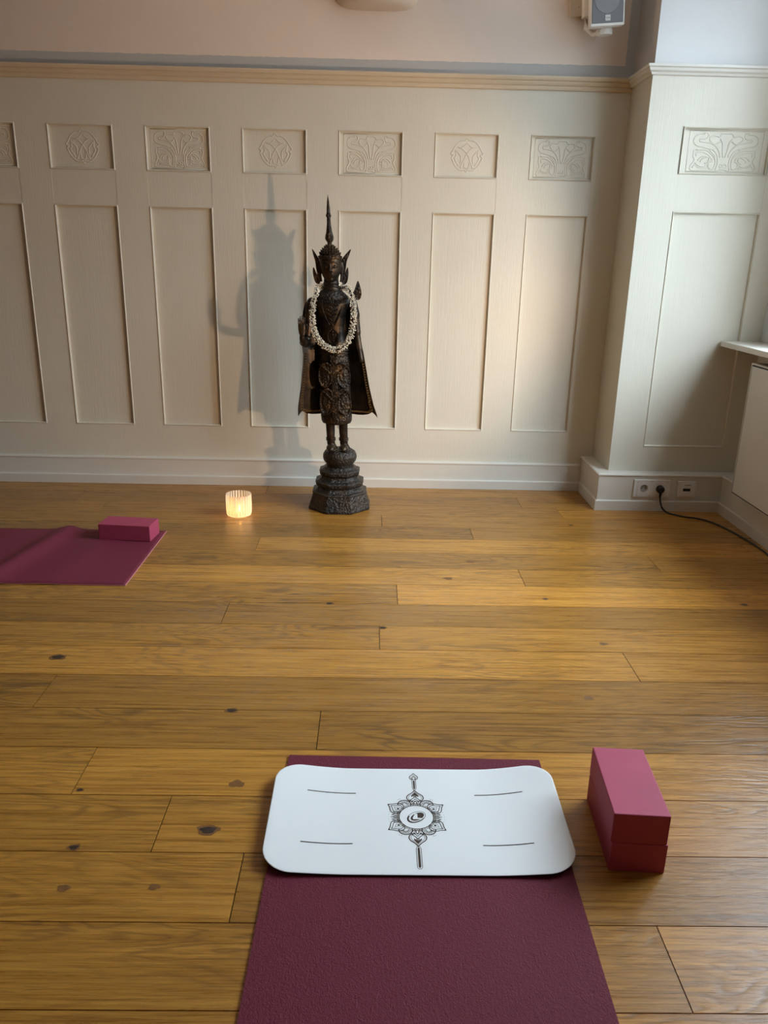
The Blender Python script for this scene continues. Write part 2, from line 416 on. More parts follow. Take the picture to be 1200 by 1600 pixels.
def panel(name, cx, hw, z0, z1, yw, parent, motif=None):
    """board sunk behind the wall face, with a bead moulding round the opening"""
    bm = bmesh.new(); e = .007; yr = yw+RECESS
    x0, x1, a0, a1 = cx-hw+e, cx+hw-e, z0+e, z1-e
    quad(bm, (x0, yr, a0), (x1, yr, a0), (x1, yr, a1), (x0, yr, a1))
    for a, b in (((x0, a0), (x1, a0)), ((x1, a0), (x1, a1)), ((x1, a1), (x0, a1)), ((x0, a1), (x0, a0))):
        quad(bm, (a[0], yw-.0005, a[1]), (b[0], yw-.0005, b[1]), (b[0], yr, b[1]), (a[0], yr, a[1]))
    # bead: mitred frame, raised
    O = [(cx-hw, z0), (cx+hw, z0), (cx+hw, z1), (cx-hw, z1)]; I = [(x0, a0), (x1, a0), (x1, a1), (x0, a1)]
    M = [((o[0]+i[0])/2, (o[1]+i[1])/2) for o, i in zip(O, I)]
    for k in range(4):
        n = (k+1) % 4
        quad(bm, (O[k][0], yw, O[k][1]), (O[n][0], yw, O[n][1]), (M[n][0], yw-.004, M[n][1]), (M[k][0], yw-.004, M[k][1]))
        quad(bm, (M[k][0], yw-.004, M[k][1]), (M[n][0], yw-.004, M[n][1]), (I[n][0], yw-.0005, I[n][1]), (I[k][0], yw-.0005, I[k][1]))
    p = obj(name, bm, PAINT, parent)
    if motif == 'roundel': relief(ROUNDEL, cx+.004, (z0+z1)/2+.002, .070, .070, yr-.0004, p)
    if motif == 'flower':
        w2 = min(hw-.025, .125); hh = (z1-z0)/2-.018
        if hw > .17: w2 = .157
        relief(FLOWER, cx+.003, (z0+z1)/2-hh, w2*.95, hh*2, yr-.0004, p, frame=(cx-w2-.003, cx+w2+.009, (z0+z1)/2-hh-.004, (z0+z1)/2+hh+.004))
    return p
def pierced_wall(bm, xs, x_lo, x_hi, rows, yw, top):
    """wall face in the plane y=yw with rectangular openings; xs = (centre, half width per row)"""
    zs = [0]
    for z0, z1 in rows: zs += [z0, z1]
    zs.append(top)
    for i, (za, zb) in enumerate(zip(zs, zs[1:])):
        if i % 2 == 0:
            if 0 < i < len(zs)-2:      # short rails sit a hair behind the stiles
                x = x_lo
                for cx, hw in xs:
                    quad(bm, (x, yw, za), (cx-hw, yw, za), (cx-hw, yw, zb), (x, yw, zb))
                    quad(bm, (cx-hw, yw+.0012, za), (cx+hw, yw+.0012, za), (cx+hw, yw+.0012, zb), (cx-hw, yw+.0012, zb))
                    quad(bm, (cx-hw, yw, za), (cx-hw, yw+.0012, za), (cx-hw, yw+.0012, zb), (cx-hw, yw, zb))
                    quad(bm, (cx+hw, yw, za), (cx+hw, yw+.0012, za), (cx+hw, yw+.0012, zb), (cx+hw, yw, zb))
                    x = cx+hw
                quad(bm, (x, yw, za), (x_hi, yw, za), (x_hi, yw, zb), (x, yw, zb))
            else: quad(bm, (x_lo, yw, za), (x_hi, yw, za), (x_hi, yw, zb), (x_lo, yw, zb))
        else:
            x = x_lo
            for cx, hw in xs:
                quad(bm, (x, yw, za), (cx-hw, yw, za), (cx-hw, yw, zb), (x, yw, zb)); x = cx+hw
            quad(bm, (x, yw, za), (x_hi, yw, za), (x_hi, yw, zb), (x, yw, zb))
# back wall
ROWS = [(.3104, 1.3771), (1.5296, 1.7272)]
cents = [(-1.8361+.4521*i, .151) for i in range(-3, 7)]
bm = bmesh.new(); pierced_wall(bm, cents, XL, XP, ROWS, D, 1.94)
box(bm, XL, XP, D+.03, D+.15, 0, 2.0)
quad(bm, (XL, D+.004, 1.93), (XP+.03, D+.004, 1.93), (XP+.03, D+.004, H), (XL, D+.004, H), 1)
WB = struct('wall_back', bm, PAINT, mats=[PAINT, UPPER])
for k, (cx, hw) in enumerate(cents):
    panel('tall_panel', cx, hw, *ROWS[0], D, WB)
    panel('carved_panel', cx, hw+.001, *ROWS[1], D, WB, 'roundel' if (k-3) % 2 == 1 else 'flower')
# corner pier (side face + front face up to the window)
bm = bmesh.new(); ROWS2 = [(.309, 1.388), (1.541, 1.734)]
pierced_wall(bm, [(1.529, .199)], XP, 2.12, ROWS2, YW, 1.94)
quad(bm, (XP, YW, 0), (XP, D, 0), (XP, D, 1.94), (XP, YW, 1.94))
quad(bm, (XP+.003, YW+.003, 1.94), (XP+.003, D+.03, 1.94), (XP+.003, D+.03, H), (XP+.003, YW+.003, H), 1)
quad(bm, (XP+.003, YW+.003, 1.94), (2.12, YW+.003, 1.94), (2.12, YW+.003, H), (XP+.003, YW+.003, H), 2)
box(bm, XP+.02, 2.12, YW+.04, D+.15, 0, H)
WP = struct('wall_corner', bm, PAINT, mats=[PAINT, GREYPL, PLASTER])
panel('tall_panel', 1.529, .199, *ROWS2[0], YW, WP)
panel('carved_panel', 1.529, .196, *ROWS2[1], YW, WP, 'flower')
# picture rail
RP = [(0, 1.912), (.010, 1.914), (.014, 1.922), (.012, 1.929), (.020, 1.933), (.026, 1.941), (.024, 1.947), (.033, 1.951), (.038, 1.960), (.038, 1.966), (0, 1.970)]
bm = bmesh.new(); sweep(bm, [(XL, D), (XP, D), (XP, YW)][:2]+[(XP, D)][:0], RP); struct('trim_1', bm, RAILP)
RP2 = [(0, 1.928), (.008, 1.930), (.012, 1.938), (.020, 1.944), (.024, 1.954), (.030, 1.958), (.030, 1.967), (0, 1.970)]
bm = bmesh.new(); sweep(bm, [(XP, D-.001), (XP, YW), (2.1, YW)], RP2); struct('trim_2', bm, TRIMP)
# baseboards
BP = [(0, 0), (.030, 0), (.030, .044), (.027, .047), (.017, .048), (.017, .130), (.020, .133), (.020, .138), (.016, .141), (0, .143)]
bm = bmesh.new(); sweep(bm, [(XL, D), (XP-.050, D)], BP); struct('baseboard_back', bm, TRIMP)
BP2 = [(-.046, 0), (.070, 0), (.070, .048), (.068, .051), (.061, .052), (.061, .172), (.066, .176), (.066, .181), (.060, .185), (-.046, .186)]
bm = bmesh.new(); sweep(bm, [(XP, D-.0005), (XP, YW), (XR, YW), (XR, YF)], BP2); struct('baseboard_right', bm, TRIMP)
bm = bmesh.new(); sweep(bm, [(XL, YF), (XL, D-.031)], BP); struct('baseboard_left', bm, TRIMP)
# window wall
y0, y1, z0, z1 = WIN
bm = bmesh.new()
XW = XR+.045; box(bm, XW, XR+.3, YF, YW, 0, z0-.03); box(bm, XW, XR+.3, YF, YW, z1, H); box(bm, XW, XR+.3, YF, y0, z0-.03, z1); box(bm, XW, XR+.3, y1, YW, z0-.03, z1)
struct('wall_right', bm, PLASTER)
bm = bmesh.new()
box(bm, 1.636, 2.06, y0-.04, YW-.001, z0-.025, z0)
s = struct('trim_3', bm, TRIMP, bevel=.003)
bm = bmesh.new(); f = .055
box(bm, 2.0, 2.06, y0, y0+f, z0, z1); box(bm, 2.0, 2.06, y1-f, y1, z0, z1); box(bm, 2.0, 2.06, y0+f, y1-f, z0, z0+f); box(bm, 2.0, 2.06, y0+f, y1-f, z1-f, z1)
ym = (y0+y1)/2; box(bm, 2.0, 2.06, ym-.04, ym+.04, z0+f, z1-f); box(bm, 2.005, 2.055, y0+f, ym-.04, 2.05, 2.09); box(bm, 2.005, 2.055, ym+.04, y1-f, 2.05, 2.09)
WN = struct('window_1', bm, TRIMP, bevel=.004)
t = NT('window_glass'); tr = t.n('ShaderNodeBsdfTransparent'); gl = t.n('ShaderNodeBsdfGlossy'); gl.inputs['Roughness'].default_value = .02
mx = t.n('ShaderNodeMixShader'); mx.inputs[0].default_value = .06; t.l(tr.outputs[0], mx.inputs[1]); t.l(gl.outputs[0], mx.inputs[2]); t.l(mx.outputs[0], t.out.inputs[0])
for a, b in ((y0+f, ym-.04), (ym+.04, y1-f)):
    bm = bmesh.new(); quad(bm, (2.03, a, z0+f), (2.03, b, z0+f), (2.03, b, z1-f), (2.03, a, z1-f)); obj('pane', bm, t.m, WN)

# ------------------------------------------------------------------ yoga things
def yoga_mat(name, label, x0, y0, w, l, ang, mat, bumpf=None, nx=2, ny=2, group=None):
    """w along local x, l along local y"""
    th = .0045
    t_ = thing(name, label, 'mat', (x0, y0, 0), ang, group)
    bm = bmesh.new(); top = []; bot = []
    for i in range(nx+1):
        a, b = [], []
        for j in range(ny+1):
            x, y = w*i/nx, l*j/ny; z = bumpf(x, y) if bumpf else 0
            a.append(bm.verts.new((x, y, z+th))); b.append(bm.verts.new((x, y, z+.0006)))
        top.append(a); bot.append(b)
    for i in range(nx):
        for j in range(ny):
            bm.faces.new((top[i][j], top[i+1][j], top[i+1][j+1], top[i][j+1])); bm.faces.new((bot[i][j], bot[i][j+1], bot[i+1][j+1], bot[i+1][j]))
    for i in range(nx):
        for j in (0, ny): bm.faces.new((top[i][j], bot[i][j], bot[i+1][j], top[i+1][j])).material_index = 1
    for j in range(ny):
        for i in (0, nx): bm.faces.new((top[i][j], bot[i][j], bot[i][j+1], top[i][j+1])).material_index = 1
    o = obj(name, bm, mat, None, smooth=False, mats=[mat, MATEDGE])
    if bumpf:
        for p in o.data.polygons: p.use_smooth = p.material_index == 0
    bpy.data.objects.remove(t_)
    o.location = (x0, y0, 0); o.rotation_euler = (0, 0, ang)
    return tag(o, label, 'mat', group)
yoga_mat('yoga_mat', 'burgundy yoga mat with pebbled surface under the white pad in front', -.1887+.0144*-1.84, 1.6377-1.84, .61, 1.84, -.0144, MATP)
def fold(x, y):
    # a soft ridge running across the mat, a little higher at its front edge
    u = x-(1.83-1.225+.085*(1-y/.6)*-1) ; 
    c = 1.80-.42-.10*(1-y/.6)
    d = x-c
    ridge = math.exp(-(d/.045)**2)*(.017+.004*(1-y/.6))
    wave = .003*math.exp(-((d-.22)/.06)**2)
    return ridge+wave+.0002
yoga_mat('yoga_mat', 'burgundy yoga mat with a raised crease, reaching out at the left edge', -.893-1.80, 2.655, 1.80, .60, .0, MATF, fold, 120, 20)
# shear of the far mat's right edge is under 2 cm over its width and kept as a small turn
def foam_block(label, x, y, z, ang, group=None):
    L_, B_, H_ = .2216, .1108, .068
    bm = bmesh.new(); box(bm, 0, L_, 0, B_, 0, H_)
    o = obj('yoga_block', bm, FOAM, bevel=.0022, seg=3)
    o.location = (x, y, z); o.rotation_euler = (0, 0, ang)
    return tag(o, label, 'yoga block', group)
foam_block('raspberry foam yoga block lying on the far mat with the crease', -1.1452, 3.128, .0058, -.0864)
foam_block('raspberry foam block, lower one of the stack of two beside the mat', .4893+.1108*math.cos(-.0602), 1.2706-.1108*math.sin(.0602), 0, PI/2-.0602)
foam_block('raspberry foam block, upper one of the stack of two, with pale scuffs', .4866+.1108*math.cos(-.0733), 1.2723-.1108*math.sin(.0733), .0684, PI/2-.0733)
# scuffs pressed into the upper block
# travel pad ---------------------------------------------------
PX, PY, PW, PH = .110, 1.412, .318, .168
def pz(u, v):
    """height of the pad's top; long sides flat, short ends curl up"""
    a = abs(u)/PW; k = .024 if u > 0 else .018
    return .0098+k*max(0, a-.45)**1.6/(.55**1.6)*(.75+.25*(v/PH))
def pad_outline(n=14):
    pts = []; r = .062
    for cx, cy, a0 in ((PW-r, PH-r, 0), (-PW+r, PH-r, 90), (-PW+r, -PH+r, 180), (PW-r, -PH+r, 270)):
        for k in range(n+1):
            a = math.radians(a0+90*k/n); pts.append((cx+r*math.cos(a), cy+r*math.sin(a)))
    out = []
    for p, q in zip(pts, pts[1:]+pts[:1]):
        m = max(1, int(math.dist(p, q)/.02))
        out += [(p[0]+(q[0]-p[0])*k/m, p[1]+(q[1]-p[1])*k/m) for k in range(m)]
    return out
def build_pad():
    t_ = thing('travel_yoga_pad', 'white yoga pad with rounded corners and a brown mandala, on the front mat', 'yoga pad', (PX, PY, 0))
    out = pad_outline(); N = 22
    def shell(name, dz_top, dz_bot, mat, s, par, bev):
        bm = bmesh.new(); tops = []; bots = []
        for k in range(N+1):
            f = 1 if k == 0 else (.994 if k == 1 else 1-(k-1)/(N-1))
            tops.append([bm.verts.new((x*f*s, y*f*s, pz(x*f*s, y*f*s)+dz_top-(bev if k == 0 else 0))) for x, y in out] if k < N else [bm.verts.new((0, 0, pz(0, 0)+dz_top))])
        for A, B in zip(tops, tops[1:]):
            n = len(A)
            for i in range(n):
                if len(B) > 1: bm.faces.new((A[i], A[(i+1) % n], B[(i+1) % n], B[i]))
                else: bm.faces.new((A[i], A[(i+1) % n], B[0]))
        low = [bm.verts.new((x*s, y*s, pz(x*s, y*s)+dz_bot)) for x, y in out]; n = len(low)
        for i in range(n): bm.faces.new((tops[0][i], low[i], low[(i+1) % n], tops[0][(i+1) % n]))
        prev = low
        for k in range(1, 6):
            f = 1-k/6
            cur = [bm.verts.new((x*s*f, y*s*f, max(.0049, pz(x*s*f, y*s*f)+dz_bot))) for x, y in out]
            for i in range(n): bm.faces.new((prev[i], cur[i], cur[(i+1) % n], prev[(i+1) % n]))
            prev = cur
        bm.faces.new(prev)
        return obj(name, bm, mat, par, smooth=True)
    shell('top_layer', 0, -.0008, PADW, 1.0, t_, .0003)
    shell('rubber_underside', -.0009, -.0042, RUBBER, .998, t_, 0)
    return t_
PAD = build_pad()
def ribbon(bm, pts, w, dz=.0003, mi=0, closed=False):
    P = [Vector((p[0], p[1])) for p in pts]; n = len(P); rows = []
    w = w*1.3 if w < .0022 else w
    for i, p in enumerate(P):
        a = P[(i-1) % n] if (closed or i) else P[0]; b = P[(i+1) % n] if (closed or i < n-1) else P[-1]
        t_ = (b-a).normalized(); nn = Vector((-t_.y, t_.x))
        ww = w[i] if isinstance(w, list) else w
        rows.append([bm.verts.new((q.x, q.y, pz(q.x, q.y)+dz)) for q in (p+nn*ww/2, p-nn*ww/2)])
    for i in range(n if closed else n-1):
        A, B = rows[i], rows[(i+1) % n]; bm.faces.new((A[0], A[1], B[1], B[0])).material_index = mi
def blobpoly(bm, pts, dz=.0003, mi=0):
    f = bm.faces.new([bm.verts.new((x, y, pz(x, y)+dz)) for x, y in pts]); f.material_index = mi
def arc2(cx, cy, rx, ry, a0, a1, n=24, rot=0):
    o = []
    for k in range(n+1):
        a = math.radians(a0+(a1-a0)*k/n); x, y = rx*math.cos(a), ry*math.sin(a); c, s_ = math.cos(rot), math.sin(rot)
        o.append((cx+x*c-y*s_, cy+x*s_+y*c))
    return o
for xa, ya, xb, yb in ((-.242, .079, -.133, .077), (.135, .074, .244, .078), (-.244, -.083, -.136, -.083), (.134, -.085, .240, -.083)):
    bm = bmesh.new(); ribbon(bm, [(xa+(xb-xa)*k/8, ya+(yb-ya)*k/8-.0012*math.sin(PI*k/8)) for k in range(9)], .0026); obj('printed_line', bm, INK, PAD)
def mandala():
    bm = bmesh.new(); W = .0013
    def petal(ang, r0, r1, hw, lw=W, mi=0, tip=.75, cx=0, cy=0):
        """ogee petal pointing along ang, base at r0, tip at r1"""
        c, s_ = math.cos(ang), math.sin(ang)
        prof = [(0, .25), (.12, .8), (.32, 1.0), (.55, .86), (.78, .34), (1, 0)]
        left = spline([(r0+(r1-r0)*a, hw*b) for a, b in prof], 4); right = [(p.x, -p.y) for p in reversed(left)]
        pts = [(p.x, p.y) for p in left]+right
        ribbon(bm, [(cx+a*c-b*s_, cy+a*s_+b*c) for a, b in pts], lw, mi=mi)
    RX, RY = .0375, .0375
    ribbon(bm, arc2(0, 0, RX, RY, 0, 360, 56)[:-1], .0016, closed=True)
    ribbon(bm, arc2(0, 0, RX+.0045, RY+.0045, 0, 360, 56)[:-1], .0009, mi=1, closed=True)
    n = 44
    for k in range(n):       # small beads round the oval
        a = 2*PI*k/n; blobpoly(bm, arc2((RX+.0025)*math.cos(a), (RY+.0025)*math.sin(a), .0012, .0012, 0, 300, 5), mi=1)
    for s_ in (1, -1):
        a = s_*PI/2
        petal(a, .050, .089, .0185, .0018); petal(a, .052, .084, .0145, .0008, 1)
        petal(a, .040, .068, .0125, .0014); petal(a, .042, .060, .0075, .0010); petal(a, .043, .053, .0035, .0016)
        blobpoly(bm, [(0, s_*.082), (.0085, s_*.070), (.0075, s_*.066), (0, s_*.074), (-.0075, s_*.066), (-.0085, s_*.070)])
        petal(a, .066, .073, .0025, .0012)
        for d in (-1, 1):
            # shoulder petals between the tall ones and the corner points
            ribbon(bm, arc2(d*.0245, s_*.041, .0145, .0135, -15 if s_ > 0 else 15, 195 if s_ > 0 else -195, 16), .0020)
            ribbon(bm, arc2(d*.0245, s_*.041, .0105, .0098, -15 if s_ > 0 else 15, 195 if s_ > 0 else -195, 14), .0009, mi=1)
            ribbon(bm, arc2(d*.0245, s_*.041, .0065, .006, -15 if s_ > 0 else 15, 195 if s_ > 0 else -195, 12), .0011)
            for q in range(5):
                aa = math.radians(20+35*q)*s_; ribbon(bm, [(d*.0245+.003*math.cos(aa), s_*.041+.003*math.sin(aa)), (d*.0245+.0098*math.cos(aa), s_*.041+.0092*math.sin(aa))], .0007)
            # corner points
            ang = math.atan2(s_*.040, d*.060)
            petal(ang, .036, .0735, .0175, .0015); petal(ang, .038, .066, .0118, .0012); petal(ang, .040, .057, .0066, .0009, 1)
            blobpoly(bm, arc2(.047*math.cos(ang), .047*math.sin(ang), .0028, .0028, 0, 330, 9))
            tipx, tipy = .072*math.cos(ang), .072*math.sin(ang)
            blobpoly(bm, arc2(tipx, tipy, .0022, .0018, 0, 330, 9))
            blobpoly(bm, arc2(d*.034, s_*.058, .001, .001, 0, 330, 7)); blobpoly(bm, arc2(d*.0385, s_*.0565, .0008, .0008, 0, 330, 7))
    for d in (-1, 1):         # feathered sides
        for k in range(-3, 4):
            ang = math.radians(k*6) + (0 if d > 0 else PI)
            ribbon(bm, [(.041*math.cos(ang), .041*math.sin(ang)), ((.056-.0012*abs(k))*math.cos(ang+.02*k), (.056-.0012*abs(k))*math.sin(ang+.02*k))], .0009 if k % 2 else .0013)
        for k in range(-2, 3):
            petal(math.radians(k*9)+(0 if d > 0 else PI), .039, .053, .0034, .0008)
            aa = math.radians(k*7)+(0 if d > 0 else PI); blobpoly(bm, arc2(.0605*math.cos(aa), .0605*math.sin(aa), .0007, .0007, 0, 330, 6))
    # spikes above and below
    for s_, r0, r1, hw in ((1, .091, .128, .0042), (-1, .090, .152, .0050)):
        pts = [(-hw*.6, s_*r0), (-hw, s_*(r0+.006)), (-hw, s_*(r1-.004)), (-hw*.5, s_*r1), (hw*.5, s_*r1), (hw, s_*(r1-.004)), (hw, s_*(r0+.006)), (hw*.6, s_*r0)]
        ribbon(bm, pts, .0009, closed=True)
        blobpoly(bm, [(-hw*.45, s_*(r0+.005)), (0, s_*(r0+.001)), (hw*.45, s_*(r0+.005)), (hw*.5, s_*(r1-.006)), (0, s_*(r1-.002)), (-hw*.5, s_*(r1-.006))])
    petal(PI/2, .127, .151, .0095, .0014); petal(PI/2, .128, .144, .0062, .0008, 1); petal(PI/2, .128, .140, .0038, .0011)
    o = obj('printed_mandala', bm, INK, PAD, mats=[INK, INK2])
    # emblem in the centre: tilted disc with a ring and a pale angular letter
    bm = bmesh.new(); rot = math.radians(38)
    ribbon(bm, arc2(0, 0, .0225, .0150, 0, 360, 40, rot)[:-1], .0008, closed=True)
    outer = arc2(-.0005, -.0005, .0225, .0150, 120, 300, 20, rot); inner = arc2(.0012, .0008, .0205, .0128, 120, 300, 20, rot)
    for i in range(len(outer)-1): blobpoly(bm, [outer[i], outer[i+1], inner[i+1], inner[i]])
    blobpoly(bm, arc2(.0022, .0012, .0170, .0102, 0, 352, 30, rot))
    obj('emblem', bm, INK, PAD)
    bm = bmesh.new()
    blobpoly(bm, [(-.0085, -.004), (-.0068, -.0078), (.0112, -.0070), (.0112, -.0035), (.0025, -.0028), (.0025, .0105), (-.0030, .0095)], .0005)
    obj('emblem_letter', bm, PADW, PAD)
mandala()

# ------------------------------------------------------------------ candle
def build_candle():
    t_ = thing('candle_holder', 'lit tealight in a ribbed frosted glass cup on the floor left of the statue', 'candle', (-.617, 3.505, 0))
    # ribbed frosted glass
    t = NT('frosted_ribs'); tr = t.n('ShaderNodeBsdfTranslucent'); tr.inputs[0].default_value = (.98, .90, .80, 1)
    df = t.n('ShaderNodeBsdfDiffuse'); df.inputs[0].default_value = (.86, .83, .78, 1)
    gl = t.n('ShaderNodeBsdfGlossy'); gl.inputs['Roughness'].default_value = .15
    a = t.n('ShaderNodeMixShader'); a.inputs[0].default_value = .46; t.l(tr.outputs[0], a.inputs[1]); t.l(df.outputs[0], a.inputs[2])
    b = t.n('ShaderNodeMixShader'); b.inputs[0].default_value = .05; t.l(a.outputs[0], b.inputs[1]); t.l(gl.outputs[0], b.inputs[2]); t.l(b.outputs[0], t.out.inputs[0])
    u = NT('clear_groove'); tp = u.n('ShaderNodeBsdfTransparent'); tp.inputs[0].default_value = (.95, .78, .6, 1); tr = u.n('ShaderNodeBsdfTranslucent'); tr.inputs[0].default_value = (.9, .7, .5, 1)
    a = u.n('ShaderNodeMixShader'); a.inputs[0].default_value = .55; u.l(tp.outputs[0], a.inputs[1]); u.l(tr.outputs[0], a.inputs[2]); u.l(a.outputs[0], u.out.inputs[0])
    bm = bmesh.new(); NR = 28; per = 6; n = NR*per; R = .0575
    prof = [(.80, .0005), (.93, .004), (.985, .013), (1.0, .028), (1.01, .060), (1.0, .098), (.992, .104)]
    def ring(sc, z, inner=0):
        o = []
        for k in range(n):
            ph = (k % per)/per; rib = math.sin(PI*ph)
            rr = R*sc+(.0016*rib if not inner else 0)-inner
            aa = 2*PI*k/n; o.append(bm.verts.new((rr*math.cos(aa), rr*math.sin(aa), z)))
        return o
    rings = [ring(s_, z) for s_, z in prof]
    for i, (A, B) in enumerate(zip(rings, rings[1:])):
        for k in range(n):
            groove = (k % per) in (5, 0) and i > 1 
            bm.faces.new((A[k], A[(k+1) % n], B[(k+1) % n], B[k])).material_index = 1 if groove else 0
    bm.faces.new(rings[0][::-1])
    obj('glass_cup', bm, t.m, t_, mats=[t.m, u.m], smooth=True)
    wax = simple('tealight_wax', (.85, .78, .62), .5); alu = simple('tealight_tin', (.7, .7, .7), .3, 1)
    bm = bmesh.new(); lathe(bm, [(.018, .004), (.019, .006), (.019, .018), (.0185, .0185)], 28); obj('tealight', bm, alu, t_, smooth=False)
    bm = bmesh.new(); lathe(bm, [(.0178, .0186), (.0176, .0195)], 24); obj('wax', bm, wax, t_)
    fl = NT('flame'); em = fl.n('ShaderNodeEmission'); em.inputs[0].default_value = (1, .55, .12, 1); em.inputs[1].default_value = 60; fl.l(em.outputs[0], fl.out.inputs[0])
    bm = bmesh.new(); lathe(bm, [(.0008, .021), (.0035, .025), (.0048, .031), (.0036, .039), (.0016, .047), (.0003, .053)], 12); obj('flame', bm, fl.m, t_, smooth=True)
    l = lamp_light('candle_light', 'POINT', (0, 0, .036), .34, (1, .58, .28), .009); l.parent = t_
build_candle()

# ------------------------------------------------------------------ standing statue
SX, SY = -.153, 3.678
def cxz(z): return -.010-.0415*(z-.29) if z > .29 else 0
def lean(o):
    for v in o.data.vertices: v.co.x += cxz(v.co.z)
    return o
def build_statue():
    T = thing('bronze_statue', 'dark bronze statue of a standing crowned figure, palm raised, on an octagonal base', 'statue', (SX, SY, 0))
    # pedestal: octagon with flats to the front
    k = 1/math.cos(PI/8); bm = bmesh.new()
    prof = [(.145, 0), (.147, .004), (.147, .013), (.143, .017), (.127, .078), (.129, .082), (.127, .087), (.116, .091), (.108, .100), (.100, .108), (.108, .114), (.112, .121), (.113, .136), (.108, .139), (.096, .143), (.087, .152), (.085, .160), (.092, .168), (.094, .173), (.094, .188), (.090, .190), (.078, .195), (.068, .204)]
    lathe(bm, [(r*k, z) for r, z in prof], 8, rot=PI/8)
    obj('pedestal', bm, BASEM, T, bevel=.0012)
    for zz, rr in ((.084, .1275), (.133, .1135), (.185, .0945)):       # rows of studs
        bm = bmesh.new()
        for i in range(8):
            a = PI/4*i; c = Vector((math.cos(a), math.sin(a))); d = Vector((-c.y, c.x)); half = rr*math.tan(PI/8)
            m = int(half*2/.0065)
            for j in range(m):
                s_ = -half+half*2*(j+.5)/m; p = c*rr+d*s_
                bmesh.ops.create_cube(bm, size=.0036, matrix=Matrix.Translation((p.x, p.y, zz)) @ Matrix.Rotation(a, 4, 'Z'))
        obj('studded_band', bm, STUD, T)
    bm = bmesh.new(); lathe(bm, [(.064, .200), (.063, .212), (.068, .219), (.078, .232), (.0815, .248), (.080, .262), (.072, .276), (.058, .285), (.03, .288)], 40)
    obj('lotus_base', bm, BASEM, T, smooth=True)
    # body in one skin --------------------------------------------------
    bm = bmesh.new()
    S = [(.43, 0, 0, .066, .046), (.50, 0, 0, .070, .050), (.60, 0, 0, .070, .050), (.70, 0, 0, .068, .048), (.76, 0, 0, .062, .044), (.81, 0, 0, .056, .041), (.86, 0, 0, .052, .040),
         (.90, 0, 0, .057, .043), (.935, 0, 0, .068, .047), (.962, 0, .002, .086, .047), (.980, 0, .003, .092, .042), (.993, 0, .004, .078, .036), (1.005, 0, .003, .060, .036), (1.015, 0, .002, .044, .034), (1.028, 0, 0, .0355, .032), (1.045, 0, 0, .0335, .031), (1.065, 0, 0, .0325, .030), (1.08, 0, 0, .030, .030)]
    loft(bm, S)
    # head
    HS = [(1.052, 0, -.020, .010, .012), (1.058, 0, -.014, .020, .022), (1.068, 0, -.008, .030, .032), (1.082, 0, -.005, .038, .040), (1.100, 0, -.003, .0445, .046), (1.125, 0, -.001, .048, .050), (1.150, 0, .001, .0495, .052), (1.168, 0, .002, .046, .048), (1.180, 0, .002, .034, .037), (1.190, 0, .002, .022, .024)]
    loft(bm, HS)
    # face: nose, brows, eyelids, lips, chin
    tube(bm, [(0, -.0475, 1.132), (0, -.053, 1.118), (0, -.059, 1.105), (0, -.050, 1.100)], [.004, .0048, .0065, .004], 10)
    for s_ in (-1, 1):
        ball(bm, (s_*.0055, -.051, 1.1025), .0042)
        tube(bm, spline([(s_*.006, -.048, 1.133), (s_*.016, -.048, 1.140), (s_*.027, -.042, 1.139), (s_*.036, -.034, 1.131)], 4), .0026, 8)
        ball(bm, (s_*.0195, -.0425, 1.124), .0105, 2, (1.1, .6, .52)); tube(bm, spline([(s_*.009, -.0475, 1.120), (s_*.019, -.049, 1.1175), (s_*.031, -.041, 1.122)], 4), .0017, 6)
        tube(bm, spline([(0, -.0465, 1.0885), (s_*.007, -.0455, 1.0895), (s_*.0135, -.041, 1.0925)], 4), [.0032]*5+[.0026]*3+[.0014], 8)
        tube(bm, spline([(0, -.0445, 1.084), (s_*.006, -.0435, 1.0845), (s_*.010, -.0405, 1.087)], 4), [.0036]*5+[.0028]*3+[.0014], 8)
        # long ears
        tube(bm, [(s_*.048, .002, 1.140), (s_*.052, .002, 1.120), (s_*.049, .001, 1.095), (s_*.046, 0, 1.070), (s_*.044, 0, 1.055)], [.006, .008, .006, .005, .006], 10)
    ball(bm, (0, -.034, 1.067), .011, 2, (1.1, .8, .8))
    # neck folds
    for z in (1.026, 1.037, 1.049): bmesh.ops.create_cone  # rings below
    for z in (1.024, 1.036, 1.048): tube(bm, [(.0345*math.cos(2*PI*i/20), .0320*math.sin(2*PI*i/20), z) for i in range(21)], .0026, 6, caps=False)
    # shoulders and arms
    for s_ in (-1, 1):
        ball(bm, (s_*.090, .002, .962), .024, 3, (1, .95, 1))
    # viewer's left arm: upper arm down, forearm forward, palm raised
    tube(bm, spline([(-.094, .002, .960), (-.104, .004, .91), (-.112, .002, .86), (-.118, -.006, .812), (-.124, -.020, .785)], 4), [.024]*5+[.021]*6+[.019]*6, 14)
    tube(bm, spline([(-.122, -.014, .788), (-.126, -.055, .785), (-.130, -.105, .795), (-.131, -.128, .812), (-.130, -.136, .838)], 4), [.019]*4+[.017]*5+[.013]*5+[.0115]*3, 12)
    hx, hy = -.1295, -.139
    loft(bm, [(.828, hx, hy, .011, .008), (.838, hx, hy, .0145, .0075), (.855, hx, hy-.001, .0168, .0072), (.872, hx, hy-.001, .0170, .0065), (.878, hx, hy-.001, .0160, .0055)], 16)
    for i, (dx, ln) in enumerate(((-.0125, .036), (-.0042, .045), (.0042, .047), (.0123, .042))):
        x = hx+dx
        tube(bm, [(x, hy, .868), (x*1+dx*.04, hy-.002, .868+ln*.45), (x+dx*.05, hy-.001, .868+ln*.8), (x+dx*.05, hy+.001, .868+ln)], [.0038, .0034, .0031, .0020], 8)
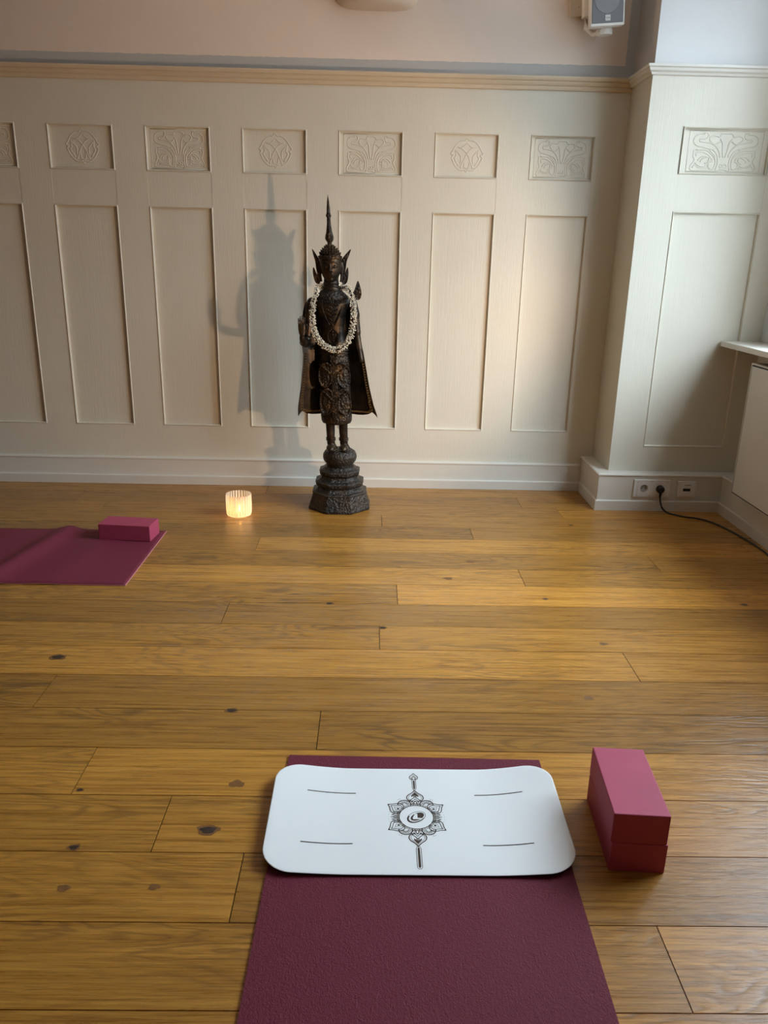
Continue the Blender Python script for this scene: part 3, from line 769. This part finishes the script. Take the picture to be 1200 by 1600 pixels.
    tube(bm, [(hx+.013, hy, .842), (hx+.021, hy-.003, .856), (hx+.0225, hy-.005, .870), (hx+.0215, hy-.006, .880)], [.0055, .0048, .0042, .0026], 8)
    # viewer's right arm: hangs beside the robe
    tube(bm, spline([(.092, .002, .960), (.102, .004, .91), (.106, .002, .85), (.113, -.004, .79), (.121, -.012, .735), (.124, -.018, .700)], 4), [.023]*5+[.020]*5+[.016]*5+[.013]*5+[.010], 14)
    ball(bm, (.124, -.018, .715), .0125, 2, (1, 1, .7))
    # legs and feet
    for s_, x0 in ((-1, -.031), (1, .030)):
        tube(bm, [(x0, 0, .45), (x0, 0, .41), (x0, 0, .365), (x0+s_*.001, 0, .335), (x0, .001, .312), (x0, .001, .288)], [.023, .022, .0205, .0190, .0195, .0215], 16)
        ball(bm, (x0, -.024, .296), .0225, 3, (1.0, 1.75, .70)); ball(bm, (x0, .010, .295), .021, 2, (1, 1, .8))
        for j in range(5):
            dx = (j-2)*.0066
            tube(bm, [(x0+dx*1.1, -.046, .296), (x0+dx*1.25, -.060+abs(dx)*.35, .293), (x0+dx*1.25, -.068+abs(dx)*.5, .289)], [.0045, .0042, .0028], 7)
    body = obj('body', bm, BRONZE, T, smooth=True)
    rm = body.modifiers.new('skin', 'REMESH'); rm.mode = 'VOXEL'; rm.voxel_size = .0016; rm.use_smooth_shade = True
    lean(body)
    for s_, x0 in ((-1, -.031), (1, .030)):
        bm = bmesh.new()
        for z in (.330, .338): tube(bm, [(x0+.0205*math.cos(2*PI*i/18), .0205*math.sin(2*PI*i/18), z) for i in range(19)], .0035, 6, caps=False)
        lean(obj('anklet', bm, BRONZEP, T, smooth=True))
    # tunic hem
    bm = bmesh.new()
    loft(bm, [(.408, 0, 0, .046, .040), (.414, 0, -.001, .066, .050), (.425, 0, 0, .072, .052), (.448, 0, 0, .074, .054), (.47, 0, 0, .071, .051), (.70, 0, 0, .0695, .0495), (.735, 0, 0, .066, .047)], 40)
    lean(obj('skirt', bm, BRONZEP, T, smooth=True))
    # robe: two flaring wings of thin metal
    Lo = [(-.118, .972), (-.132, .93), (-.140, .888), (-.150, .811), (-.145, .765), (-.141, .735), (-.145, .69), (-.161, .577), (-.178, .488), (-.180, .443)]
    Ro = [(.108, .982), (.118, .924), (.120, .836), (.138, .736), (.160, .587), (.176, .51), (.194, .452)]
    def edge(tab, z):
        if z >= tab[0][1]: return tab[0][0]
        for (a, za), (b, zb) in zip(tab, tab[1:]):
            if za >= z >= zb: return a+(b-a)*(za-z)/(za-zb)
        return tab[-1][0]
    def low(t):
        pts = [(0, .452), (.35, .449), (.55, .450), (.72, .455), (.82, .464), (.87, .468), (.93, .458), (1, .444)]
        for (a, za), (b, zb) in zip(pts, pts[1:]):
            if a <= t <= b: return za+(zb-za)*(t-a)/(b-a)
    for side, tab in ((-1, Lo), (1, Ro)):
        bm = bmesh.new(); NT_, NZ = 22, 40; F, B = [], []
        for i in range(NT_+1):
            t_ = i/NT_; fr, br = [], []
            for j in range(NZ+1):
                zt = .965-.10*(1-t_)**1.0*0; zb = low(t_); z = zt+(zb-zt)*j/NZ
                xo = edge(tab, z); xi = side*.045; x = xi+(xo-xi)*t_
                y = .028-.050*t_**2.2*min(1, (1-(z-.44)/.6)+.25)+.004*math.sin(t_*9)*(1-t_)
                fr.append(bm.verts.new((x, y-.0025, z))); br.append(bm.verts.new((x, y+.0025, z)))
            F.append(fr); B.append(br)
        for i in range(NT_):
            for j in range(NZ):
                bm.faces.new((F[i][j], F[i][j+1], F[i+1][j+1], F[i+1][j])); bm.faces.new((B[i][j], B[i+1][j], B[i+1][j+1], B[i][j+1]))
        for i in range(NT_):
            for j in (0, NZ): bm.faces.new((F[i][j], F[i+1][j], B[i+1][j], B[i][j]))
        for j in range(NZ):
            for i in (0, NT_): bm.faces.new((F[i][j], F[i][j+1], B[i][j+1], B[i][j]))
        r_ = lean(obj('robe_wing', bm, ROBEM, T, smooth=True))
        # beaded border just inside the edge
        bm = bmesh.new()
        def rp(t_, z):
            xo = edge(tab, z); xi = side*.045
            return Vector((xi+(xo-xi)*t_, .028-.050*t_**2.2*min(1, (1-(z-.44)/.6)+.25)-.0045, z))
        pts = [rp(.90-.03*(z < .52), z) for z in [.74-.004*q for q in range(64)]]+[rp(.87-.012*q, .478-.0011*q if q < 12 else .465) for q in range(60)]
        line = [pts[0]]; acc = 0
        for a, b in zip(pts, pts[1:]):
            acc += (b-a).length
            if acc >= .0085: line.append(b); acc = 0
        for p in line: bmesh.ops.create_cube(bm, size=.0048, matrix=Matrix.Translation(p))
        tube(bm, [p+Vector((side*.005, -.0005, -.003)) for p in pts], .0012, 5); tube(bm, [p+Vector((-side*.005, -.0005, .003)) for p in pts], .0010, 5)
        lean(obj('beaded_border', bm, WORN, r_))
    # apron: centre strip and two tiers of leaf flaps
    bm = bmesh.new()
    plate(bm, [(-.014, .735), (.012, .735), (.014, .45), (0, .430), (-.014, .45)], -.062, -.048, .003)
    for x in (-.007, 0, .007): tube(bm, [(x, -.063, .73), (x, -.063, .45)], .0016, 6)
    lean(obj('apron_strip', bm, BRONZEP, T))
    for z1, z0 in ((.700, .585), (.582, .458)):
        for s_ in (-1, 1):
            pts = spline([(s_*.012, z1-.010), (s_*.035, z1+.004), (s_*.060, z1-.010), (s_*.072, z1-.035), (s_*.074, z0+.035), (s_*.064, z0+.010), (s_*.045, z0), (s_*.026, z0+.010), (s_*.013, z0+.028)], 4)
            bm = bmesh.new(); n = len(pts)
            def yy(x): return -.030-.030*math.sqrt(max(0, 1-(x/.085)**2))
            c = Vector((s_*.042, (z0+z1)/2, 0)); rings = []
            for f, dy in ((1, .012), (1, 0), (.96, -.003), (.90, -.003), (.87, 0), (.6, .0), (.45, -.002), (.3, -.001), (.08, -.002)):
                rings.append([bm.verts.new((c.x+(p.x-c.x)*f, yy(c.x+(p.x-c.x)*f)+dy, c.y+(p.y-c.y)*f)) for p in pts])
            for A, B in zip(rings, rings[1:]):
                for i in range(n): bm.faces.new((A[i], A[(i+1) % n], B[(i+1) % n], B[i]))
            bm.faces.new(rings[-1])
            # diagonal fold above each leaf
            tube(bm, spline([(s_*.070, yy(.070)-.002, z1-.005), (s_*.045, yy(.045)-.004, z1-.022), (s_*.014, yy(.014)-.002, z1-.052)], 4), [.002]*4+[.005]*4+[.002], 8)
            lean(obj('apron_flap', bm, BRONZEP, T, smooth=True))
    # belt
    bm = bmesh.new()
    for z, r_ in ((.742, .004), (.755, .0055), (.768, .004)): tube(bm, [((.0635+.001)*math.cos(2*PI*i/32), (.046+.001)*math.sin(2*PI*i/32), z) for i in range(33)], r_, 8, caps=False)
    ball(bm, (0, -.050, .757), .016, 2, (1.2, .5, 1)); 
    for i in range(8): ball(bm, (.019*math.cos(PI*i/4), -.052, .757+.015*math.sin(PI*i/4)), .0045, 1)
    lean(obj('belt', bm, BRONZEP, T, smooth=True))
    # collar and pendant
    bm = bmesh.new()
    def coll(a, r_): return (r_*math.cos(a), .002+r_*.80*math.sin(a))
    rows = []
    for r_, z in ((.034, 1.022), (.040, 1.021), (.052, 1.014), (.064, 1.004), (.068, .996), (.066, .988), (.060, .984)):
        rows.append([bm.verts.new((*coll(2*PI*i/48, r_), z+(-.012 if r_ > .055 else 0)*max(0, -math.sin(2*PI*i/48)))) for i in range(48)])
    for A, B in zip(rows, rows[1:]):
        for i in range(48): bm.faces.new((A[i], A[(i+1) % 48], B[(i+1) % 48], B[i]))
    for i in range(25):
        a = PI+PI*i/24; x, y = coll(a, .066)
        tube(bm, [(x, y-.001, .986+.010*math.sin(a)*1), (x*1.02, y-.003, .972+.010*math.sin(a))], [.0035, .0012], 6)
    lean(obj('collar', bm, bronze_dull, T, smooth=True))
    bm = bmesh.new()
    for z, w_ in ((.945, .028), (.925, .024), (.905, .018), (.885, .013), (.868, .009)):
        for i in range(-3, 4): ball(bm, (w_*i/3, -.0445-(.004 if z > .9 else 0)+.0012*abs(i), z+.004*abs(i)), .0048, 1, (1, .6, 1))
    for s_ in (-1, 1):
        tube(bm, spline([(s_*.004, -.045, .85), (s_*.022, -.043, .83), (s_*.020, -.043, .80), (s_*.004, -.045, .785)], 5), .003, 6)
        tube(bm, spline([(s_*.045, -.036, .955), (s_*.032, -.045, .91), (s_*.012, -.046, .87)], 5), .0028, 6)
    for z in (.84, .825, .81, .795): ball(bm, (0, -.045, z), .006, 1, (1, .6, 1))
    lean(obj('chest_pendant', bm, BRONZEP, T, smooth=True))
    # crown
    bm = bmesh.new()
    lathe(bm, [(.048, 1.150), (.0525, 1.153), (.0535, 1.160), (.052, 1.166), (.0470, 1.168), (.041, 1.178), (.033, 1.190), (.024, 1.199), (.016, 1.206), (.011, 1.211)], 40)
    for k_ in range(40):
        a = 2*PI*k_/40; ball(bm, (.053*math.cos(a), .053*math.sin(a), 1.163), .0026, 1)
    for rr, z, m in ((.0435, 1.174, 24), (.0375, 1.183, 20), (.030, 1.192, 16), (.0215, 1.200, 12), (.0145, 1.206, 8)):
        for k_ in range(m):
            a = 2*PI*(k_+.5*(m % 4 == 2))/m
            lathe_pt = Vector((rr*math.cos(a), rr*math.sin(a), z)); tip = lathe_pt+Vector((math.cos(a)*.005, math.sin(a)*.005, .009))
            tube(bm, [lathe_pt-Vector((0, 0, .003)), lathe_pt+Vector((math.cos(a)*.002, math.sin(a)*.002, .003)), tip], [.0035, .0032, .0005], 6)
    lean(obj('crown', bm, BRONZEP, T, smooth=True))
    bm = bmesh.new()
    lathe(bm, [(.011, 1.206), (.0105, 1.214), (.010, 1.222), (.013, 1.226), (.018, 1.234), (.0195, 1.242), (.018, 1.250), (.0145, 1.262), (.0115, 1.280), (.0092, 1.300), (.0078, 1.322), (.0085, 1.326), (.0115, 1.331), (.0120, 1.336), (.0092, 1.341), (.0080, 1.348), (.0072, 1.365), (.005, 1.387), (.0028, 1.405), (.0008, 1.419)], 20)
    lean(obj('spire', bm, BRONZEP, T, smooth=True))
    # flame-shaped ornaments beside the head, shoulders and elbow
    def flame(name, pts, y):
        bm = bmesh.new(); out = spline([(x-cxz(z), z) for x, z in pts], 3)
        plate(bm, [(p.x, p.y) for p in out], y-.004, y+.004, .0022); lean(obj(name, bm, BRONZEP, T))
    flame('ear_flame', [(-.096, 1.150), (-.108, 1.170), (-.127, 1.195), (-.122, 1.170), (-.113, 1.140), (-.109, 1.110), (-.105, 1.085), (-.112, 1.100), (-.121, 1.117), (-.124, 1.100), (-.121, 1.075), (-.113, 1.052), (-.100, 1.044), (-.091, 1.052), (-.089, 1.08), (-.093, 1.12)], .004)
    flame('ear_flame', [(.004, 1.150), (.020, 1.172), (.046, 1.197), (.038, 1.170), (.028, 1.145), (.024, 1.115), (.020, 1.095), (.024, 1.105), (.032, 1.119), (.036, 1.100), (.035, 1.078), (.030, 1.055), (.018, 1.044), (.007, 1.050), (.002, 1.08), (.002, 1.12)], .004)
    flame('elbow_flame', [(.054, 1.006), (.064, 1.024), (.077, 1.062), (.088, 1.042), (.095, 1.010), (.093, .990), (.083, .978), (.068, .980), (.058, .988)], .012)
bronze_dull = bronze_material('grey_worn_bronze', 0.0, True)
build_statue()

# garland hung round the statue's neck
def build_garland():
    T = thing('flower_garland', 'garland of small cream blossoms hanging round the statue\'s neck', 'garland', (SX, SY, 0))
    P = [(-.075, .030, 1.030), (-.100, 0, 1.033), (-.104, -.030, 1.018), (-.114, -.055, .985), (-.120, -.068, .945), (-.121, -.078, .89), (-.111, -.088, .838), (-.085, -.098, .797), (-.048, -.106, .772), (-.014, -.108, .766), (.022, -.102, .780),
         (.048, -.090, .820), (.060, -.078, .871), (.062, -.068, .926), (.055, -.052, .980), (.043, -.030, 1.017), (.028, 0, 1.034), (.004, .030, 1.030)]
    path = spline(P, 8); back = spline([(.004, .030, 1.030), (-.036, .045, 1.022), (-.075, .030, 1.030)], 8)
    path = path+back[1:]
    bm = bmesh.new(); tube(bm, path, .0055, 8, caps=False); obj('cord', bm, BRONZE, T)
    bm = bmesh.new(); r = random.Random(3)
    L = [0]
    for a, b in zip(path, path[1:]): L.append(L[-1]+(b-a).length)
    def at(s):
        for i in range(len(L)-1):
            if L[i] <= s <= L[i+1]:
                f = (s-L[i])/(L[i+1]-L[i]+1e-9); return path[i].lerp(path[i+1], f), (path[i+1]-path[i]).normalized()
        return path[-1], (path[-1]-path[-2]).normalized()
    for k in range(2600):
        p, t_ = at(r.uniform(0, L[-1])); v = Vector((r.gauss(0, 1), r.gauss(0, 1), r.gauss(0, 1))); v -= t_*v.dot(t_); v.normalize()
        c = p+v*r.uniform(.0035, .0150)+t_*r.uniform(-.002, .002)
        # a bud: short tapering tube pointing outward
        d = (v+Vector((r.gauss(0, .5), r.gauss(0, .5), r.gauss(0, .5)))).normalized(); s_ = r.uniform(.6, 1.1)
        tube(bm, [c-d*.0035*s_, c, c+d*.0030*s_], [.0007*s_, .0023*s_, .0009*s_], 5)
    b = obj('blossoms', bm, PETAL, T); b['kind'] = 'stuff'
build_garland()

# ------------------------------------------------------------------ sockets and cord
WELL_SHADE = simple('shaded_socket_well', (.42, .40, .36), .4)  # well floors of the white inserts coloured grey to stand in for recess shade
CLIP = simple('clip_metal', (.5, .48, .42), .3, 1)
def sweep_frame(bm, x0, x1, z0, z1, wx, wz):
    for a in ((x0, x1, z0, z0+wz), (x0, x1, z1-wz, z1), (x0, x0+wx, z0+wz, z1-wz), (x1-wx, x1, z0+wz, z1-wz)): box(bm, a[0], a[1], -.009, 0, a[2], a[3])
def build_outlets():
    yb = YW-.061
    def frame(parent, x0, x1, z0, z1, split=None):
        bm = bmesh.new(); box(bm, x0, x1, yb-.009, yb, z0, z1)
        obj('cover_frame', bm, WHITEPL, parent, bevel=.002)
    t_ = thing('double_socket', 'white double power socket on the corner baseboard with one black plug', 'socket', (1.375, yb, .115))
    bm = bmesh.new()
    sweep_frame(bm, -.0885, .0885, -.0425, .0425, .0150, .0075)
    box(bm, -.004, .004, -.0095, 0, -.0355, .0355)
    obj('cover_frame', bm, WHITEPL, t_)
    for cx in (-.0385, .0385):
        bm = bmesh.new(); e = .0345
        # square insert with round well
        n = 32; sq = []
        for k in range(n):
            a = 2*PI*(k+.5)/n; c, s_ = math.cos(a), math.sin(a); m = max(abs(c), abs(s_)); sq.append((cx+e*c/m, e*s_/m))
        ci = [(cx+.0195*math.cos(2*PI*(k+.5)/n), .0195*math.sin(2*PI*(k+.5)/n)) for k in range(n)]
        O = [bm.verts.new((x, -.0105, z)) for x, z in sq]; O2 = [bm.verts.new((x, -.0085, z)) for x, z in sq]; I = [bm.verts.new((x, -.0105, z)) for x, z in ci]; W_ = [bm.verts.new((x, -.0012, z)) for x, z in ci]
        for k in range(n):
            j = (k+1) % n
            bm.faces.new((O[k], O[j], I[j], I[k])); bm.faces.new((I[k], I[j], W_[j], W_[k])); bm.faces.new((O[k], O2[k], O2[j], O[j]))
        bm.faces.new(W_).material_index = 1
        ins = obj('socket_insert', bm, WHITEPL, t_, mats=[WHITEPL, WELL_SHADE])
        bm = bmesh.new()
        bm.free()
        for dx in (-.0095, .0095):
            bm = bmesh.new(); tube(bm, [(cx+dx, -.0026, 0), (cx+dx, -.0013, 0)], .0030, 10); obj('pin_hole', bm, DARKGAP, ins)
        bm = bmesh.new()
        bm.free()
        for dz in (-.0185, .0185):
            bm = bmesh.new(); box(bm, cx-.003, cx+.003, -.009, -.0012, dz-.0015, dz+.0015); obj('earth_clip', bm, CLIP, ins)
    t_ = thing('usb_outlet', 'small white square outlet plate with a dark slot, right of the double socket', 'socket', (1.546, yb, .113))
    bm = bmesh.new(); box(bm, -.045, .045, -.009, 0, -.0405, .0405); obj('cover_frame', bm, WHITEPL, t_, bevel=.002)
    bm = bmesh.new(); box(bm, -.0345, .0345, -.0112, -.008, -.034, .032); obj('cover_insert', bm, WHITEPL, t_, bevel=.001)
    bm = bmesh.new(); box(bm, -.018, .018, -.0117, -.010, -.008, .006); obj('slot', bm, DARKGAP, t_)
    bm = bmesh.new(); box(bm, -.012, -.006, -.0117, -.010, .0215, .0245); box(bm, -.004, .004, -.0117, -.010, .0215, .0245); box(bm, .006, .016, -.0117, -.010, .0215, .0245); box(bm, -.001, .001, -.0117, -.010, .012, .014)
    obj('marking', bm, simple('marking_brown', (.12, .08, .05), .6), t_)
    # cord: plug, run down and along the floor to the spotlight
    t_ = thing('power_cord', 'black power cord from the socket, trailing along the floor by the right wall', 'cord', (1.4135, yb, .114))
    bm = bmesh.new()
    tube(bm, [(0, -.002, 0), (0, -.010, 0), (0, -.012, 0), (0, -.026, 0), (0, -.030, 0), (0, -.033, 0)], [.0178, .0178, .0190, .0188, .016, .010], 24)
    tube(bm, [(0, -.024, -.004), (0, -.027, -.016), (0, -.027, -.030), (0, -.026, -.040)], [.010, .0075, .0055, .0045], 12)
    obj('plug', bm, BLACKPL, t_, smooth=True)
    W0 = [(0, -.027, -.032), (.004, -.027, -.055), (.012, -.030, -.082), (.026, -.038, -.1015), (.045, -.055, -.1098), (.075, -.085, -.1098), (.110, -.110, -.1098), (.150, -.125, -.1098), (.190, -.165, -.1098), (.222, -.240, -.1098), (.245, -.34, -.1098), (.262, -.46, -.1098), (.268, -.56, -.1098), (.262, -.63, -.1098), (.25, -.72, -.1098), (.22, -.95, -.1098), (.10, -1.25, -.1098), (-.02, -1.5, -.1098), (-.12, -1.68, -.1098)]
    bm = bmesh.new(); tube(bm, spline(W0, 6), .0042, 10); obj('cable', bm, BLACKPL, t_, smooth=True)
build_outlets()

# ------------------------------------------------------------------ radiator
def build_radiator():
    t_ = thing('radiator', 'flat white panel radiator below the window sill at the right edge', 'radiator', (1.71, 2.75, .168))
    ya, yb_, za, zb = 1.6-2.75, 3.435-2.75, 0, .592
    x0 = 1.652-1.71
    bm = bmesh.new()
    for a in ((x0+.001, .055, yb_-.006, yb_, za, zb), (x0+.001, .055, ya, ya+.006, za, zb), (x0+.001, .0, ya+.006, yb_-.006, za, za+.004), (x0+.001, x0+.02, ya+.006, yb_-.006, zb-.006, zb)):
        box(bm, *a)
    box(bm, x0+.018, .045, ya+.01, yb_-.01, za+.01, zb-.03)
    obj('casing', bm, RADP, t_)
    bm = bmesh.new(); box(bm, x0-.001, x0+.014, ya+.014, yb_-.014, za+.010, zb-.013); obj('front_panel', bm, RADP, t_, bevel=.0015)
    bm = bmesh.new(); box(bm, x0+.0025, x0+.016, ya+.0062, yb_-.0062, za+.0042, zb-.0062); obj('shadow_gap', bm, DARKGAP, t_)
    bm = bmesh.new()
    for k in range(60):
        y = ya+.03+k*.0215; box(bm, x0+.02, .05, y, y+.012, zb-.008, zb-.006)
    obj('top_grille', bm, DARKGAP, t_)
    for y in (ya+.2, yb_-.2):
        bm = bmesh.new(); box(bm, .045, .068, y-.02, y+.02, .1, .5); obj('wall_bracket', bm, RADP, t_)
build_radiator()

# ------------------------------------------------------------------ loudspeaker
def build_speaker():
    t_ = thing('wall_loudspeaker', 'white wall loudspeaker with grey grille high up left of the corner pier', 'loudspeaker', (.986, 3.85, 2.135))
    t_.rotation_euler = (0, math.radians(-4.5), 0)
    w2, h, d = .0745, .30, .15
    bm = bmesh.new()
    A = [(-w2, 0, 0), (w2, 0, 0), (w2, 0, h), (-w2, 0, h)]; M_ = [(-w2+.002, .030, .0), (w2-.002, .030, .0), (w2-.002, .030, h), (-w2+.002, .030, h)]
    B = [(-w2*.62, d, .022), (w2*.62, d, .022), (w2*.62, d, h-.022), (-w2*.62, d, h-.022)]
    R = [[bm.verts.new(p) for p in q] for q in (A, M_, B)]
    bm.faces.new(R[0][::-1]); bm.faces.new(R[2])
    for a, b in zip(R, R[1:]):
        for k in range(4): bm.faces.new((a[k], a[(k+1) % 4], b[(k+1) % 4], b[k]))
    obj('cabinet', bm, WHITEPL, t_, bevel=.006, seg=3)
    bm = bmesh.new(); box(bm, -w2+.007, w2-.007, -.004, .002, .010, h-.010); obj('grille', bm, GRILLE, t_, bevel=.003)
    bm = bmesh.new(); tube(bm, [(-.004, -.0055, .098), (-.004, -.0042, .098)], [.052, .053], 40); obj('driver_disc', bm, CONE, t_)
    bm = bmesh.new(); box(bm, -.011, .011, -.0065, -.003, .018, .040); bd = obj('badge', bm, simple('badge_silver', (.62, .62, .60), .4), t_)
    bm = bmesh.new()
    for x0, x1, z0, z1 in ((-.007, -.005, .026, .031), (-.003, -.001, .026, .031), (-.003, .001, .030, .031), (.002, .004, .026, .031), (.005, .007, .026, .031), (.002, .006, .026, .0268)): box(bm, x0, x1, -.0070, -.0063, z0, z1)
    obj('badge_lettering', bm, INK2, bd)
    bm = bmesh.new()
    lathe(bm, [(.030, -.018), (.033, -.012), (.033, .002), (.028, .010)], 28, c=(.010, .085), sx=1.1, sy=.9)
    obj('swivel_knob', bm, WHITEPL, t_, smooth=False, bevel=.002)
    bm = bmesh.new()
    tube(bm, [(-.010, .085, -.006), (-.030, .12, -.004), (-.055, .150, .030), (-.060, .165, .09)], [.010, .010, .011, .012], 10)
    box(bm, -.070, -.035, .125, .176, .07, .22)
    obj('bracket_arm', bm, WHITEPL, t_, bevel=.002)
    bm = bmesh.new(); box(bm, -.120, -.036, .168, .1865, .082, .25); obj('wall_plate', bm, simple('plate_beige', (.62, .54, .43), .45), t_, bevel=.002)
    bm = bmesh.new(); tube(bm, [(-.084, .1675, .118), (-.084, .1665, .118)], .002, 8); obj('screw', bm, DARKGAP, t_)
build_speaker()

# ------------------------------------------------------------------ wall sconce (only its underside is in view)
def build_sconce():
    t_ = thing('wall_sconce', 'plaster uplight bowl on the wall above the rail, cut by the top edge', 'wall light', (-.012, D+.003, 2.215))
    bm = bmesh.new(); n = 28; rings = []
    prof = [(.03, .000), (.09, .001), (.130, .005), (.160, .015), (.182, .036), (.190, .075), (.192, .13), (.186, .13), (.176, .06), (.15, .035), (.05, .022)]
    for r, z in prof: rings.append([bm.verts.new((r*math.cos(PI+PI*k/n), .78*r*math.sin(PI+PI*k/n), z)) for k in range(n+1)])
    for A, B in zip(rings, rings[1:]):
        for k in range(n): bm.faces.new((A[k], A[k+1], B[k+1], B[k]))
    bm.faces.new(rings[0]); bm.faces.new(rings[-1])
    obj('bowl', bm, SCONCE, t_, smooth=True)
    l = lamp_light('sconce_bulb', 'POINT', (0, -.075, .175), SCONCE_W, (1, .72, .50), .03); l.parent = t_
build_sconce()

# ------------------------------------------------------------------ lights outside the frame: the room's spotlight and an added fill globe
def build_spotlight():
    P = Vector((1.25, 1.92, .77)); aim = Vector((-.10, 3.85, 1.0)); d = (aim-P).normalized()
    t_ = thing('floor_spotlight', 'black floor spotlight on a stem, aimed at the statue', 'lamp', (P.x+.02, P.y-.03, 0))
    o = Vector(t_.location)
    bm = bmesh.new(); lathe(bm, [(.11, 0), (.11, .012), (.10, .018), (.015, .022)], 32); obj('base', bm, BLACKPL, t_)
    bm = bmesh.new(); tube(bm, [(0, 0, .02), (0, 0, .70)], .008, 12); obj('stem', bm, BLACKPL, t_)
    bm = bmesh.new(); c = P-o
    pts = [c-d*.13, c-d*.12, c-d*.02, c+d*.005]; rr = [.02, .045, .055, .058]
    tube(bm, pts, rr, 24, caps=False); obj('lamp_head', bm, BLACKPL, t_, smooth=True)
    l = lamp_light('spot', 'SPOT', c+d*.01, SPOT, (1, .66, .40), .035, spot_size=math.radians(62), spot_blend=.55)
    l.rotation_euler = d.to_track_quat('-Z', 'Y').to_euler(); l.parent = t_
build_spotlight()
def build_fill_globe():  # unseen glowing globe, added to lift the room's warm ambient light
    t_ = thing('fill_globe', 'added glowing globe hung unseen behind the camera as warm fill light', 'lamp', (-1.2, -1.0, 2.25))
    e = NT('fill_glow'); em = e.n('ShaderNodeEmission'); em.inputs[0].default_value = (1, .62, .33, 1); em.inputs[1].default_value = ROOM_FILL/ (PI*PI*4*.22*.22); e.l(em.outputs[0], e.out.inputs[0])
    bm = bmesh.new(); ball(bm, (0, 0, 0), .22, 3); obj('globe_shell', bm, e.m, t_, smooth=True)
    bm = bmesh.new(); tube(bm, [(0, 0, .2), (0, 0, H-2.25)], .003, 6); obj('cable', bm, BLACKPL, t_)
build_fill_globe()
